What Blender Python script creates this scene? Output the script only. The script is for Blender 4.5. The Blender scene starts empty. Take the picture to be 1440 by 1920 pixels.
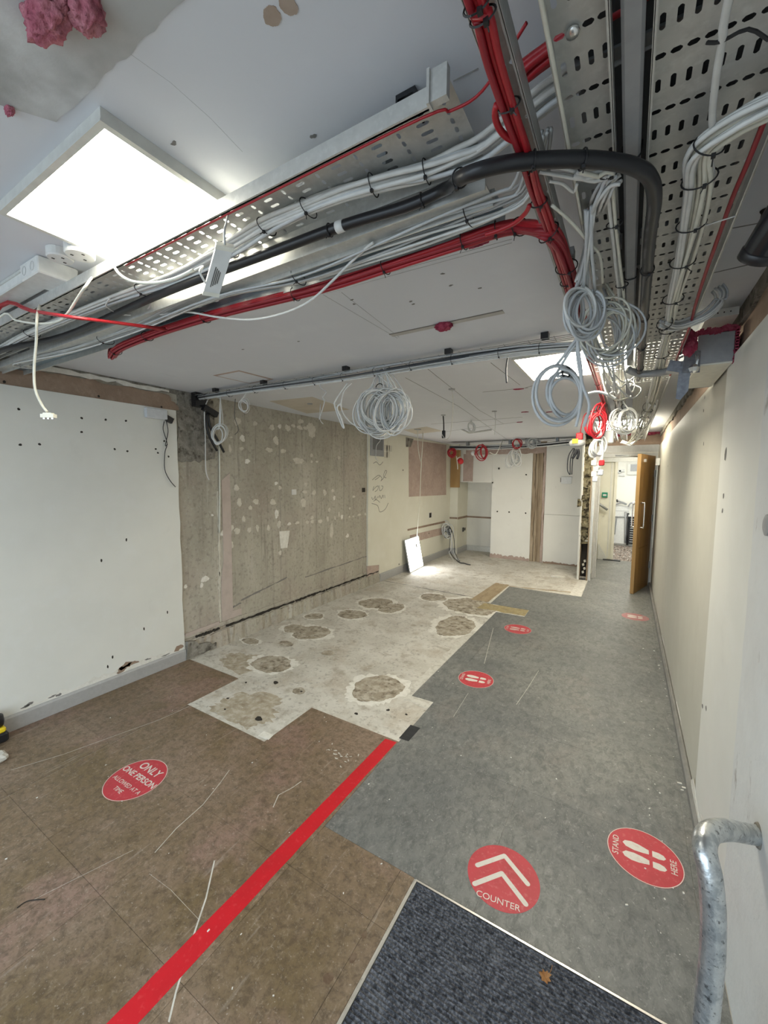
import bpy, math, random
from mathutils import Vector, Matrix, noise
R = random.Random(7)
S = bpy.context.scene
COL = S.collection

# ---------------------------------------------------------------- camera, world, exposure
cam_d = bpy.data.cameras.new('camera'); cam = bpy.data.objects.new('camera', cam_d); COL.objects.link(cam)
cam_d.sensor_fit = 'HORIZONTAL'; cam_d.sensor_width = 36.0
cam_d.lens = 36.0 * 757.2 / 1440.0
cam_d.clip_start = 0.02
yaw, pitch, roll = math.radians(31.09), math.radians(-4.777), math.radians(0.437)
fwd = Vector((-math.sin(yaw)*math.cos(pitch), math.cos(yaw)*math.cos(pitch), math.sin(pitch)))
rt = Vector((math.cos(yaw), math.sin(yaw), 0)); up = rt.cross(fwd)
r2 = rt*math.cos(roll) + up*math.sin(roll); u2 = up*math.cos(roll) - rt*math.sin(roll)
m = Matrix((r2, u2, -fwd)).transposed().to_4x4(); m.translation = (0, 0, 1.58)
cam.matrix_world = m
S.camera = cam
w = bpy.data.worlds.new('daylight'); S.world = w; w.use_nodes = True
bg = w.node_tree.nodes['Background']; bg.inputs[0].default_value = (0.74, 0.88, 1.0, 1); bg.inputs[1].default_value = 3.4
S.view_settings.view_transform = 'Standard'; S.view_settings.look = 'None'
S.view_settings.gamma = 1.0; S.view_settings.use_curve_mapping = False
S.view_settings.exposure = 0.45
# daylight enters through the open shopfront behind the camera: a portal helps the sky find it
pl = bpy.data.lights.new('shopfront_daylight_portal', 'AREA'); pl.shape = 'RECTANGLE'; pl.size = 3.1; pl.size_y = 2.1; pl.cycles.is_portal = True
po = bpy.data.objects.new('shopfront_daylight_portal', pl); COL.objects.link(po)
po.location = (-1.45, -1.19, 1.1); po.rotation_euler = (math.radians(90), 0, 0)

# ---------------------------------------------------------------- helpers
class MB:
    def __init__(s): s.v = []; s.f = []
    def add(s, vs, fs):
        b = len(s.v); s.v += [tuple(v) for v in vs]; s.f += [tuple(i+b for i in f) for f in fs]; return s
    def box(s, a, b, rz=0.0):
        x0,y0,z0 = a; x1,y1,z1 = b
        vs = [(x0,y0,z0),(x1,y0,z0),(x1,y1,z0),(x0,y1,z0),(x0,y0,z1),(x1,y0,z1),(x1,y1,z1),(x0,y1,z1)]
        if rz:
            cx,cy = (x0+x1)/2,(y0+y1)/2; c,sn = math.cos(rz),math.sin(rz)
            vs = [(cx+(x-cx)*c-(y-cy)*sn, cy+(x-cx)*sn+(y-cy)*c, z) for x,y,z in vs]
        return s.add(vs, [(0,3,2,1),(4,5,6,7),(0,1,5,4),(1,2,6,5),(2,3,7,6),(3,0,4,7)])
    def obox(s, c, ax, ay, az):      # oriented box: centre and three half-axis vectors
        c,ax,ay,az = map(Vector,(c,ax,ay,az))
        vs = [c+ax*i+ay*j+az*k for k in (-1,1) for i,j in ((-1,-1),(1,-1),(1,1),(-1,1))]
        return s.add(vs, [(0,3,2,1),(4,5,6,7),(0,1,5,4),(1,2,6,5),(2,3,7,6),(3,0,4,7)])
    def rbox(s, a, b, bev):          # box with chamfered edges along every side
        x0,y0,z0 = a; x1,y1,z1 = b; e = bev
        ring = lambda z,i: [(x0+i+e,y0+i,z),(x1-i-e,y0+i,z),(x1-i,y0+i+e,z),(x1-i,y1-i-e,z),(x1-i-e,y1-i,z),(x0+i+e,y1-i,z),(x0+i,y1-i-e,z),(x0+i,y0+i+e,z)]
        rs = [ring(z0,e),ring(z0+e,0),ring(z1-e,0),ring(z1,e)]
        vs = sum(rs,[]); fs = [tuple(reversed(range(8))), tuple(range(24,32))]
        for k in range(3):
            for i in range(8):
                j=(i+1)%8; fs.append((k*8+i,k*8+j,k*8+8+j,k*8+8+i))
        return s.add(vs, fs)
    def prism(s, poly, h, axis='z', base=0.0):   # polygon extruded along an axis
        mp = {'z':lambda a,b,c:(a,b,c),'x':lambda a,b,c:(c,a,b),'y':lambda a,b,c:(a,c,b)}[axis]
        n = len(poly)
        vs = [mp(a,b,base) for a,b in poly]+[mp(a,b,base+h) for a,b in poly]
        fs = [tuple(reversed(range(n))), tuple(range(n,2*n))]+[(i,(i+1)%n,n+(i+1)%n,n+i) for i in range(n)]
        return s.add(vs, fs)
    def tube(s, pts, r, n=6, smooth=4, closed=False, caps=True):
        P = spline(pts, smooth, closed) if smooth > 1 else [Vector(p) for p in pts]
        rings = []; nrm = None; L = len(P)
        for i,p in enumerate(P):
            a = P[i-1] if (i > 0 or closed) else p; b = P[(i+1) % L] if (i < L-1 or closed) else p
            t = (b-a)
            if t.length < 1e-9: t = Vector((0,0,1))
            t.normalize()
            if nrm is None:
                ref = Vector((0,0,1)) if abs(t.z) < .9 else Vector((1,0,0))
                nrm = t.cross(ref).normalized()
            nrm = (nrm - t*nrm.dot(t))
            if nrm.length < 1e-6: nrm = t.orthogonal()
            nrm.normalize(); bn = t.cross(nrm)
            rr = r(i/(L-1)) if callable(r) else r
            rings.append([p+nrm*(math.cos(2*math.pi*k/n)*rr)+bn*(math.sin(2*math.pi*k/n)*rr) for k in range(n)])
        vs = sum(rings,[]); fs = []
        for i in range(L if closed else L-1):
            j = (i+1) % L
            for k in range(n): fs.append((i*n+k, i*n+(k+1)%n, j*n+(k+1)%n, j*n+k))
        if caps and not closed: fs += [tuple(reversed(range(n))), tuple(range((L-1)*n, L*n))]
        return s.add(vs, fs)
    def lathe(s, prof, c, n=20, axis=(0,0,1)):
        ax = Vector(axis).normalized(); u = ax.orthogonal().normalized(); v = ax.cross(u); c = Vector(c)
        vs = [c+ax*h+(u*math.cos(2*math.pi*k/n)+v*math.sin(2*math.pi*k/n))*r for r,h in prof for k in range(n)]
        fs = [(i*n+k, i*n+(k+1)%n, (i+1)*n+(k+1)%n, (i+1)*n+k) for i in range(len(prof)-1) for k in range(n)]
        fs += [tuple(reversed(range(n))), tuple(range((len(prof)-1)*n, len(prof)*n))]
        return s.add(vs, fs)

def spline(pts, k=4, closed=False):
    P = [Vector(p) for p in pts]
    if len(P) < 3 and not closed:
        return [P[0].lerp(P[-1], i/k) for i in range(k+1)] if len(P) == 2 else P
    out = []; L = len(P)
    g = (lambda i: P[i % L]) if closed else (lambda i: P[max(0,min(L-1,i))])
    for i in range(L if closed else L-1):
        a,b,c,d = g(i-1),g(i),g(i+1),g(i+2)
        for j in range(k):
            t = j/k
            out.append(((b*2)+(c-a)*t+(a*2-b*5+c*4-d)*t*t+(b*3-a-c*3+d)*t**3)*.5)
    if not closed: out.append(P[-1])
    return out

MATS = {}
def obj(name, mb, mat, parent=None, smooth=False, local=False):
    v = mb.v; off = Vector((0,0,0))
    if not local:
        if parent is None:
            xs,ys,zs = zip(*v); off = Vector(((min(xs)+max(xs))/2,(min(ys)+max(ys))/2,min(zs)))
        else:
            p = parent
            while p: off += p.location; p = p.parent
        v = [(a-off.x,b-off.y,c-off.z) for a,b,c in v]
    me = bpy.data.meshes.new(name); me.from_pydata(v, [], mb.f); me.validate(); me.update()
    if smooth: me.polygons.foreach_set('use_smooth', [True]*len(me.polygons))
    o = bpy.data.objects.new(name, me); COL.objects.link(o)
    me.materials.append(MATS[mat])
    if parent: o.parent = parent
    else: o.location = off
    return o
def thing(name, label, cat, loc=(0,0,0), group=None):
    o = bpy.data.objects.new(name, None); COL.objects.link(o); o.location = loc; o.empty_display_size = .05
    return tag(o, label, cat, group)
def tag(o, label, cat, group=None):
    o['label'] = label; o['category'] = cat
    if group: o['group'] = group
    return o
def struct(name, mb=None, mat=None, label=None):
    o = obj(name, mb, mat) if mb else bpy.data.objects.new(name, None)
    if not mb: COL.objects.link(o)
    o['kind'] = 'structure'
    if label: o['label'] = label
    return o
def jag(a, b, n, amp, seed=0):      # ragged line of 2-d points from a to b
    rr = random.Random(seed); out = []
    for i in range(n+1):
        t = i/n; k = 0 if i in (0,n) else rr.uniform(-amp,amp)
        dx,dy = b[0]-a[0], b[1]-a[1]; L = math.hypot(dx,dy) or 1
        out.append((a[0]+dx*t-dy/L*k, a[1]+dy*t+dx/L*k))
    return out
def blob(cx, cy, w_, h_, n=14, amp=.22, seed=0, rot=0.0):
    rr = random.Random(seed); ph = [rr.uniform(0,6.28) for _ in range(4)]
    out = []
    for i in range(n):
        a = 2*math.pi*i/n
        k = 1+amp*(.5*math.sin(2*a+ph[0])+.35*math.sin(3*a+ph[1])+.3*math.sin(5*a+ph[2]))+rr.uniform(-amp,amp)*.25
        x,y = math.cos(a)*w_/2*k, math.sin(a)*h_/2*k
        out.append((cx+x*math.cos(rot)-y*math.sin(rot), cy+x*math.sin(rot)+y*math.cos(rot)))
    return out

def ragged(cx, cy, w_, h_, seed, amp, hf):
    rr = random.Random(seed); ph = [rr.uniform(0,6.28) for _ in range(5)]; out = []
    for i in range(72):
        a = 2*math.pi*i/72; k = 1+amp*(.5*math.sin(2*a+ph[0])+.4*math.sin(3*a+ph[1])+.3*math.sin(5*a+ph[2])+.25*math.sin(9*a+ph[3]))+rr.uniform(-hf,hf)
        out.append((cx+math.cos(a)*w_/2*k, cy+math.sin(a)*h_/2*k))
    return out
# ---------------------------------------------------------------- materials
def mk(name):
    mt = bpy.data.materials.new(name); mt.use_nodes = True; MATS[name] = mt
    nt = mt.node_tree; return mt, nt, nt.nodes, nt.links, nt.nodes['Principled BSDF']
def setp(b, base=None, rough=None, metal=None, spec=None):
    if base: b.inputs['Base Color'].default_value = (*base,1)
    if rough is not None: b.inputs['Roughness'].default_value = rough
    if metal is not None: b.inputs['Metallic'].default_value = metal
    if spec is not None: b.inputs['Specular IOR Level'].default_value = spec
def plain(name, base, rough=.5, metal=0., spec=.5, var=.06, scale=40):
    mt,nt,N,L,b = mk(name); setp(b, base, rough, metal, spec)
    geo = N.new('ShaderNodeNewGeometry'); nz = N.new('ShaderNodeTexNoise'); nz.inputs['Scale'].default_value = scale; nz.inputs['Detail'].default_value = 3
    L.new(geo.outputs['Position'], nz.inputs['Vector'])
    rp = N.new('ShaderNodeValToRGB'); rp.color_ramp.elements[0].position = .3; rp.color_ramp.elements[1].position = .7
    rp.color_ramp.elements[0].color = (*[c*(1-var) for c in base],1); rp.color_ramp.elements[1].color = (*[min(1,c*(1+var)) for c in base],1)
    L.new(nz.outputs['Fac'], rp.inputs[0]); L.new(rp.outputs[0], b.inputs['Base Color'])
    return mt
def mottled(name, layers, rough=.6, bump=0.0, bscale=60, spec=.4, metal=0., stretch=None, rand=0.0):
    """layers: first (colour), then (colour, scale, detail, lo, hi, strength[, stretch, roughness]) mixed over it by noise"""
    mt,nt,N,L,b = mk(name); setp(b, None, rough, metal, spec)
    geo = N.new('ShaderNodeNewGeometry')
    cur = N.new('ShaderNodeRGB'); cur.outputs[0].default_value = (*layers[0],1); out = cur.outputs[0]
    for i,ly in enumerate(layers[1:]):
        c,sc,de,lo,hi,st = ly[:6]; sv = ly[6] if len(ly) > 6 else None
        vec = geo.outputs['Position']
        mp = N.new('ShaderNodeMapping'); mp.inputs['Location'].default_value = (i*3.7+.3, i*1.9, i*.7)
        if sv: mp.inputs['Scale'].default_value = sv[:3]
        if sv and len(sv) > 3: mp.inputs['Rotation'].default_value = (0,0,sv[3])
        L.new(vec, mp.inputs['Vector']); vec = mp.outputs[0]
        nz = N.new('ShaderNodeTexNoise'); nz.inputs['Scale'].default_value = sc; nz.inputs['Detail'].default_value = de
        nz.inputs['Roughness'].default_value = ly[7] if len(ly) > 7 else .6
        if len(ly) > 8: nz.inputs['Distortion'].default_value = ly[8]
        L.new(vec, nz.inputs['Vector'])
        mr = N.new('ShaderNodeMapRange'); mr.inputs['From Min'].default_value = lo; mr.inputs['From Max'].default_value = hi
        mr.inputs['To Max'].default_value = st; L.new(nz.outputs['Fac'], mr.inputs['Value'])
        mx = N.new('ShaderNodeMix'); mx.data_type = 'RGBA'; L.new(mr.outputs[0], mx.inputs[0]); L.new(out, mx.inputs[6]); mx.inputs[7].default_value = (*c,1)
        out = mx.outputs[2]
    if rand:
        oi = N.new('ShaderNodeObjectInfo'); mr = N.new('ShaderNodeMapRange'); mr.inputs['To Min'].default_value = 1-rand; mr.inputs['To Max'].default_value = 1+rand
        L.new(oi.outputs['Random'], mr.inputs['Value'])
        hs = N.new('ShaderNodeHueSaturation'); L.new(mr.outputs[0], hs.inputs['Value']); L.new(out, hs.inputs['Color']); out = hs.outputs[0]
    L.new(out, b.inputs['Base Color'])
    if bump:
        nz = N.new('ShaderNodeTexNoise'); nz.inputs['Scale'].default_value = bscale; nz.inputs['Detail'].default_value = 8; L.new(geo.outputs['Position'], nz.inputs['Vector'])
        bp = N.new('ShaderNodeBump'); bp.inputs['Strength'].default_value = bump; bp.inputs['Distance'].default_value = .01
        L.new(nz.outputs['Fac'], bp.inputs['Height']); L.new(bp.outputs[0], b.inputs['Normal'])
    return mt
def emit(name, col, strength):
    mt,nt,N,L,b = mk(name); setp(b, (.9,.9,.9), .4)
    b.inputs['Emission Color'].default_value = (*col,1); b.inputs['Emission Strength'].default_value = strength
    return mt

mottled('vinyl_brown', [(.20,.140,.082)] + [
    ((.275,.20,.145), 1.3, 5, .40, .60, .95), ((.168,.118,.058), 1.7, 4, .46, .62, .9), ((.30,.195,.155), 2.3, 4, .51, .64, .75),
    ((.08,.056,.034), 28, 8, .45, .61, .66, (1,1,1), .8, .4), ((.40,.325,.245), 36, 9, .53, .66, .55, (1,1,1), .85, .5),
    ((.10,.07,.045), 80, 8, .55, .68, .5), ((.52,.47,.41), 110, 8, .62, .72, .6), ((.44,.39,.33), 6, 7, .62, .74, .45, (6,.6,1,.7))], rough=.48, bump=.08, bscale=90, spec=.42, rand=.08)
mottled('vinyl_grey', [(.175,.178,.168)] + [
    ((.235,.235,.215), 1.1, 5, .40, .62, .9), ((.14,.148,.146), 1.7, 4, .47, .68, .8), ((.22,.19,.165), 2.2, 3, .56, .74, .5),
    ((.075,.08,.078), 26, 8, .45, .61, .66, (1,.6,1), .8, .5), ((.36,.36,.335), 34, 9, .53, .66, .55, (1,.6,1), .85, .6),
    ((.13,.13,.13), 70, 8, .55, .68, .45), ((.56,.55,.52), 100, 8, .63, .73, .55)], rough=.5, bump=.06, bscale=90, spec=.4, rand=.05)
mottled('floor_concrete', [(.57,.545,.485)] + [
    ((.68,.66,.60), 1.8, 6, .40, .64, .85), ((.44,.415,.355), 2.7, 5, .46, .68, .7), ((.30,.25,.185), 7, 7, .54, .68, .6), ((.42,.36,.28), 3.3, 7, .52, .68, .65),
    ((.21,.19,.16), 32, 7, .54, .68, .55), ((.70,.68,.62), 46, 8, .56, .70, .55), ((.15,.135,.11), 90, 6, .62, .70, .5)], rough=.8, bump=.18, bscale=45, spec=.25)
mottled('floor_patch', [(.34,.295,.225)] + [((.52,.475,.395), 14, 7, .42, .62, .9), ((.14,.112,.078), 22, 7, .50, .66, .85), ((.46,.42,.35), 70, 6, .60, .75, .6)], rough=.9, bump=.5, bscale=70, spec=.2)
mottled('pale_screed', [(.62,.60,.54)] + [((.40,.37,.31), 22, 6, .45, .70, .8), ((.74,.72,.68), 50, 6, .55, .75, .6)], rough=.9, bump=.3, bscale=60, spec=.2)
mottled('timber_floor', [(.36,.28,.17)] + [((.22,.15,.085), 14, 6, .42, .70, .8, (1,.25,1)), ((.48,.40,.27), 40, 6, .52, .72, .6)], rough=.8, bump=.3, bscale=50)
mottled('yellow_adhesive', [(.36,.29,.14)] + [((.24,.19,.11), 14, 6, .45, .68, .8), ((.45,.41,.30), 28, 6, .52, .72, .7)], rough=.8, bump=.3)
mottled('wall_concrete', [(.39,.362,.295)] + [
    ((.50,.47,.395), 1.6, 6, .40, .62, .8, (1,1,.4)), ((.305,.28,.225), 2.2, 5, .46, .66, .75, (1,1,.4)), ((.37,.30,.255), 1.1, 4, .50, .68, .5),
    ((.20,.18,.15), 30, 7, .52, .68, .55), ((.50,.48,.43), 42, 8, .56, .70, .5), ((.19,.17,.14), 7, 6, .56, .68, .55, (1,3,.15)), ((.50,.47,.42), 5, 6, .62, .72, .4, (1,3,.2))], rough=.85, bump=.25, bscale=50, spec=.25)
mottled('rough_concrete', [(.20,.185,.155)] + [((.34,.32,.28), 14, 7, .42, .68, .9), ((.06,.05,.04), 20, 6, .52, .70, .95), ((.50,.47,.42), 60, 6, .60, .75, .6)], rough=.95, bump=.9, bscale=40, spec=.15)
mottled('filler', [(.62,.59,.51)] + [((.46,.43,.36), 20, 5, .40, .70, .7), ((.58,.56,.49), 60, 5, .5, .75, .6)], rough=.85, bump=.2)
mottled('filler_white', [(.76,.74,.68)] + [((.56,.54,.47), 25, 5, .42, .70, .7)], rough=.85, bump=.2)
mottled('pink_plaster', [(.47,.365,.31)] + [((.36,.27,.225), 4, 6, .42, .68, .8), ((.55,.46,.40), 20, 6, .50, .72, .6), ((.24,.19,.155), 45, 6, .60, .78, .5)], rough=.9, bump=.15, spec=.2)
mottled('brown_plaster', [(.31,.225,.165)] + [((.23,.165,.12), 4, 6, .42, .68, .8), ((.40,.30,.23), 18, 6, .50, .72, .6), ((.15,.12,.10), 45, 6, .60, .78, .5)], rough=.9, bump=.25, spec=.2)
mottled('pink_channel', [(.50,.425,.38)] + [((.43,.36,.32), 12, 6, .42, .68, .7)], rough=.9, bump=.15, spec=.2)
mottled('white_paint', [(.73,.725,.67)] + [((.66,.66,.615), 1.2, 4, .40, .68, .8), ((.74,.745,.715), 6, 5, .50, .74, .5), ((.52,.51,.47), 3.2, 5, .66, .80, .25)], rough=.6, bump=.03, bscale=70, spec=.3)
mottled('cream_paint', [(.70,.68,.575)] + [((.65,.625,.515), 1.5, 4, .40, .68, .8), ((.74,.72,.63), 6, 5, .50, .74, .5), ((.50,.47,.39), 5, 6, .66, .80, .3)], rough=.6, bump=.03, bscale=70, spec=.3)
mottled('cream_dull', [(.56,.545,.47)] + [((.52,.50,.425), 1.5, 4, .40, .68, .8), ((.60,.585,.51), 6, 5, .50, .74, .5), ((.44,.415,.345), 3, 6, .62, .78, .35, (1,1,.4))], rough=.55, bump=.03, bscale=70, spec=.35)
mottled('boardwall', [(.78,.765,.70)] + [((.73,.71,.645), 1.5, 4, .40, .68, .8), ((.48,.45,.40), 4, 6, .64, .80, .35)], rough=.6, bump=.03, bscale=70, spec=.3)
mottled('masonry_paint', [(.68,.69,.675)] + [((.62,.62,.60), 4, 5, .40, .68, .8), ((.26,.23,.20), 14, 6, .66, .74, .7, (1,1,.4)), ((.16,.13,.11), 60, 5, .70, .76, .7)], rough=.65, bump=.3, bscale=30, spec=.3)
mottled('ceiling_paint', [(.67,.685,.72)] + [((.66,.68,.71), .9, 4, .42, .66, .8), ((.74,.76,.785), 4, 5, .52, .74, .5), ((.42,.41,.40), 5, 6, .70, .82, .4)], rough=.75, bump=.03, spec=.2)
mottled('ceiling_skim', [(.44,.445,.435)] + [((.60,.605,.60), 5.5, 3, .42, .62, .95), ((.30,.295,.28), 4.2, 4, .54, .72, .8)], rough=.8, bump=.1)
mottled('ceiling_tan', [(.58,.53,.45)] + [((.50,.45,.37), 6, 5, .42, .68, .8)], rough=.85, bump=.1)
mottled('slot_grey', [(.50,.485,.45)] + [((.40,.385,.35), 12, 5, .42, .68, .8)], rough=.9)
mottled('floor_stain', [(.40,.345,.255)] + [((.52,.48,.40), 24, 7, .44, .62, .9), ((.27,.22,.15), 18, 7, .50, .68, .8)], rough=.85, bump=.2)
mottled('brown_stain', [(.12,.075,.045)] + [((.19,.135,.09), 40, 6, .42, .66, .9)], rough=.5)
mottled('tan_stain', [(.42,.335,.27)] + [((.34,.26,.20), 20, 5, .42, .68, .8)], rough=.9)
mottled('insulation_pink', [(.46,.14,.19)] + [((.58,.27,.30), 22, 6, .40, .66, .9), ((.30,.09,.115), 30, 6, .54, .74, .8)], rough=1., bump=.9, bscale=120, spec=.05)
mottled('fire_foam', [(.33,.05,.09)] + [((.45,.12,.16), 30, 6, .42, .68, .8), ((.14,.02,.035), 40, 6, .52, .72, .9)], rough=.95, bump=.8, bscale=70, spec=.1)
mottled('mineral_wool', [(.17,.145,.085)] + [((.30,.27,.18), 25, 6, .44, .68, .9), ((.025,.02,.014), 16, 6, .46, .60, .97)], rough=1., bump=1., bscale=60, spec=.05)
mottled('old_timber', [(.33,.25,.165)] + [((.44,.36,.26), 12, 6, .42, .68, .8, (1,1,.15)), ((.14,.095,.06), 9, 6, .54, .70, .9, (1,1,.12))], rough=.85, bump=.4, bscale=40)
mottled('plywood', [(.37,.225,.085)] + [((.30,.17,.06), 6, 5, .42, .68, .8, (1,1,.12)), ((.44,.29,.125), 14, 5, .50, .72, .6, (1,1,.1))], rough=.55, spec=.4)
mottled('oak', [(.40,.225,.065)] + [((.30,.155,.04), 9, 6, .42, .66, .8, (1,1,.10)), ((.48,.29,.10), 22, 5, .50, .72, .6, (1,1,.08))], rough=.42, spec=.45)
mottled('galvanised', [(.58,.58,.555)] + [((.51,.515,.495), 30, 3, .42, .62, .8), ((.65,.655,.63), 55, 3, .52, .70, .7)], rough=.5, metal=.55, bump=.02, bscale=80)
mottled('galv_pipe', [(.66,.68,.68)] + [((.42,.45,.47), 30, 6, .44, .58, .9), ((.74,.76,.76), 60, 5, .54, .66, .7), ((.10,.10,.10), 90, 7, .58, .66, .75)], rough=.33, metal=.85, bump=.10, bscale=120)
plain('steel_dull', (.30,.31,.31), .5, .7); plain('steel_bright', (.75,.75,.74), .25, .95)
plain('blue_steel', (.30,.38,.44), .35, .8); plain('duct_grey', (.32,.325,.33), .5, .25); plain('duct_tape', (.30,.32,.36), .35, .55, var=.2, scale=60)
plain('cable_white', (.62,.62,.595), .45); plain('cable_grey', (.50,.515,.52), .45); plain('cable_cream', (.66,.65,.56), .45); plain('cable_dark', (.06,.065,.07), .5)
plain('cable_red', (.36,.010,.018), .42); plain('cable_red_dark', (.28,.012,.022), .5); plain('red_plastic', (.50,.015,.02), .4)
plain('black_rubber', (.012,.012,.014), .38); plain('black_plastic', (.014,.014,.016), .22, spec=.6); plain('tie_black', (.012,.012,.013), .5)
plain('white_plastic', (.66,.66,.635), .35); plain('grey_plastic', (.45,.45,.44), .4); plain('cream_plastic', (.72,.70,.60), .4); plain('clear_plastic', (.58,.60,.62), .15, spec=.7)
plain('frame_white', (.62,.62,.58), .35, .2); plain('skirting_grey', (.38,.375,.365), .45); plain('cove_grey', (.21,.205,.19), .45, var=.15, scale=12); plain('dark_skirting', (.16,.165,.165), .5)
plain('dark_hole', (.028,.023,.017), .9); plain('crack', (.20,.19,.175), .9); plain('pale_crack', (.40,.40,.40), .9); plain('ink', (.10,.10,.09), .8)
mottled('tape_red', [(.60,.012,.022)] + [((.50,.012,.02), 6, 5, .42, .68, .8), ((.72,.10,.10), 60, 6, .58, .75, .5), ((.72,.45,.42), 90, 6, .69, .76, .6)], rough=.38, spec=.5)
mottled('sticker_red', [(.52,.045,.06)] + [((.43,.04,.05), 10, 5, .42, .68, .8), ((.60,.16,.16), 60, 6, .55, .72, .6), ((.66,.42,.38), 90, 6, .67, .75, .6)], rough=.5, spec=.4)
mottled('sticker_faded', [(.40,.14,.14)] + [((.30,.24,.23), 30, 6, .45, .62, .9), ((.45,.12,.12), 16, 5, .50, .70, .8)], rough=.5, spec=.4)
mottled('sticker_white', [(.68,.64,.58)] + [((.60,.50,.44), 40, 6, .52, .72, .7), ((.58,.25,.22), 80, 6, .64, .74, .6)], rough=.5)
mottled('sticker_dim', [(.58,.50,.45)] + [((.50,.28,.26), 50, 6, .46, .64, .9)], rough=.5)
plain('tape_black', (.022,.024,.026), .5, var=.3); mottled('mat_black', [(.062,.066,.078)] + [((.19,.195,.215), 130, 5, .44, .62, .9), ((.24,.245,.26), 5, 6, .58, .74, .45), ((.013,.014,.018), 70, 6, .48, .62, .7)], rough=.92, bump=.6, bscale=160, spec=.2)
plain('aluminium', (.62,.60,.56), .35, .8); mottled('leaf_brown', [(.36,.18,.065)] + [((.25,.11,.04), 60, 5, .42, .68, .8)], rough=.8)
plain('yellow', (.75,.55,.02), .4); plain('exit_green', (.01,.22,.13), .4); plain('jamb_grey', (.50,.50,.475), .5)
mottled('carpet_stripe', [(.26,.22,.19)] + [((.06,.045,.035), 12, 3, .50, .56, .9, (2.4,.5,1)), ((.46,.42,.38), 15, 3, .56, .62, .8, (2.4,.5,1)), ((.20,.12,.08), 10, 3, .58, .64, .8, (2.4,.5,1))], rough=.95, bump=.3)
mottled('pavement', [(.34,.34,.34)] + [((.26,.26,.26), 12, 5, .42, .68, .8)], rough=.9)
emit('led_warm', (1.0,.955,.82), 15.0); emit('led_far', (1.0,.935,.77), 29.0); emit('led_corr', (1.0,.97,.88), 16.0); emit('led_lean', (1.0,.99,.97), 12.0)

# ================================================================ THE SETTING
CZ = 2.29
# ---- floor slab with its vinyl tiles
fl = struct('floor', MB().box((-3.6,-1.2,-.12),(.75,9.1,0)), 'floor_concrete')
def tiles(name, mat, rects, px, py, ox, oy, gap=.0012, t=.003):
    for (x0,x1,y0,y1) in rects:
        i0 = math.floor((x0-ox)/px); i1 = math.ceil((x1-ox)/px); j0 = math.floor((y0-oy)/py); j1 = math.ceil((y1-oy)/py)
        for i in range(i0,i1):
            for j in range(j0,j1):
                a,b = max(x0,ox+i*px), min(x1,ox+(i+1)*px); c,d = max(y0,oy+j*py), min(y1,oy+(j+1)*py)
                if b-a < .02 or d-c < .02: continue
                obj(name, MB().box((a+gap/2,c+gap/2,0),(b-gap/2,d-gap/2,t)), mat, fl)
tiles('brown_tile','vinyl_brown',[(-3.19,-2.545,-1.15,2.03),(-2.545,-1.79,-1.15,1.60),(-1.79,-1.105,-1.15,2.025),(-1.105,-.648,-1.15,1.33)],.46,.46,-3.01,.19)
tiles('grey_tile','vinyl_grey',[(-1.105,.338,1.33,2.53),(-1.275,.338,2.53,4.72),(-.95,.338,4.72,5.0),(-1.43,.338,5.0,5.96),(-.47,.338,5.96,7.2),(-.47,.7,7.2,9.1)],.70,.70,-1.105,1.33)
# pale screed margins and old timber / adhesive strips left in the slab
obj('screed_strip', MB().prism(jag((-1.31,2.53),(-1.06,2.53),4,.008,1)+jag((-1.06,2.44),(-1.30,2.45),4,.01,2), .002, 'z', 0), 'pale_screed', fl)
obj('screed_strip', MB().prism(jag((-1.345,2.6),(-1.345,4.0),16,.012,3)+jag((-1.28,4.0),(-1.28,2.6),6,.001,4), .0015, 'z', 0), 'pale_screed', fl)
obj('screed_strip', MB().prism(jag((-1.80,1.64),(-1.62,2.06),5,.02,5)+jag((-1.76,2.06),(-1.92,1.66),5,.02,6), .0015, 'z', 0), 'pale_screed', fl)
obj('screed_strip', MB().prism(jag((-2.56,1.60),(-1.83,1.60),9,.006,7)+jag((-1.83,1.625),(-2.56,1.63),9,.01,8), .0015, 'z', 0), 'pale_screed', fl)
obj('screed_strip', MB().prism(jag((-3.18,2.04),(-2.55,2.035),9,.004,9)+jag((-2.55,2.07),(-3.1,2.13),9,.014,10), .0015, 'z', 0), 'pale_screed', fl)
obj('screed_strip', MB().prism(jag((-.62,5.97),(-.48,5.97),3,.01,11)+jag((-.48,6.95),(-.60,6.95),6,.02,12), .0018, 'z', 0), 'pale_screed', fl)
obj('timber_strip', MB().prism(jag((-1.70,5.05),(-1.47,5.05),4,.02,13)+jag((-1.45,6.05),(-1.66,6.08),6,.02,14), .00265, 'z', 0), 'timber_floor', fl)
obj('screed_strip', MB().prism(jag((-1.47,5.0),(-1.435,5.0),1,.0,15)+jag((-1.435,6.0),(-1.58,6.0),6,.01,16), .002, 'z', 0), 'pale_screed', fl)
obj('adhesive_strip', MB().prism(jag((-1.52,4.74),(-.955,4.76),7,.015,17)+jag((-.955,4.99),(-1.5,4.98),7,.015,18), .00235, 'z', 0), 'yellow_adhesive', fl)
obj('joint_line', MB().prism(jag((-1.44,5.965),(-.50,6.15),14,.02,19)+jag((-.50,6.19),(-1.44,5.99),14,.02,20), .0015, 'z', 0), 'timber_floor', fl)
obj('joint_line', MB().prism(jag((-3.15,5.25),(-1.7,5.15),20,.015,21)+jag((-1.7,5.17),(-3.15,5.265),20,.01,22), .001, 'z', 0), 'crack', fl)
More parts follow.
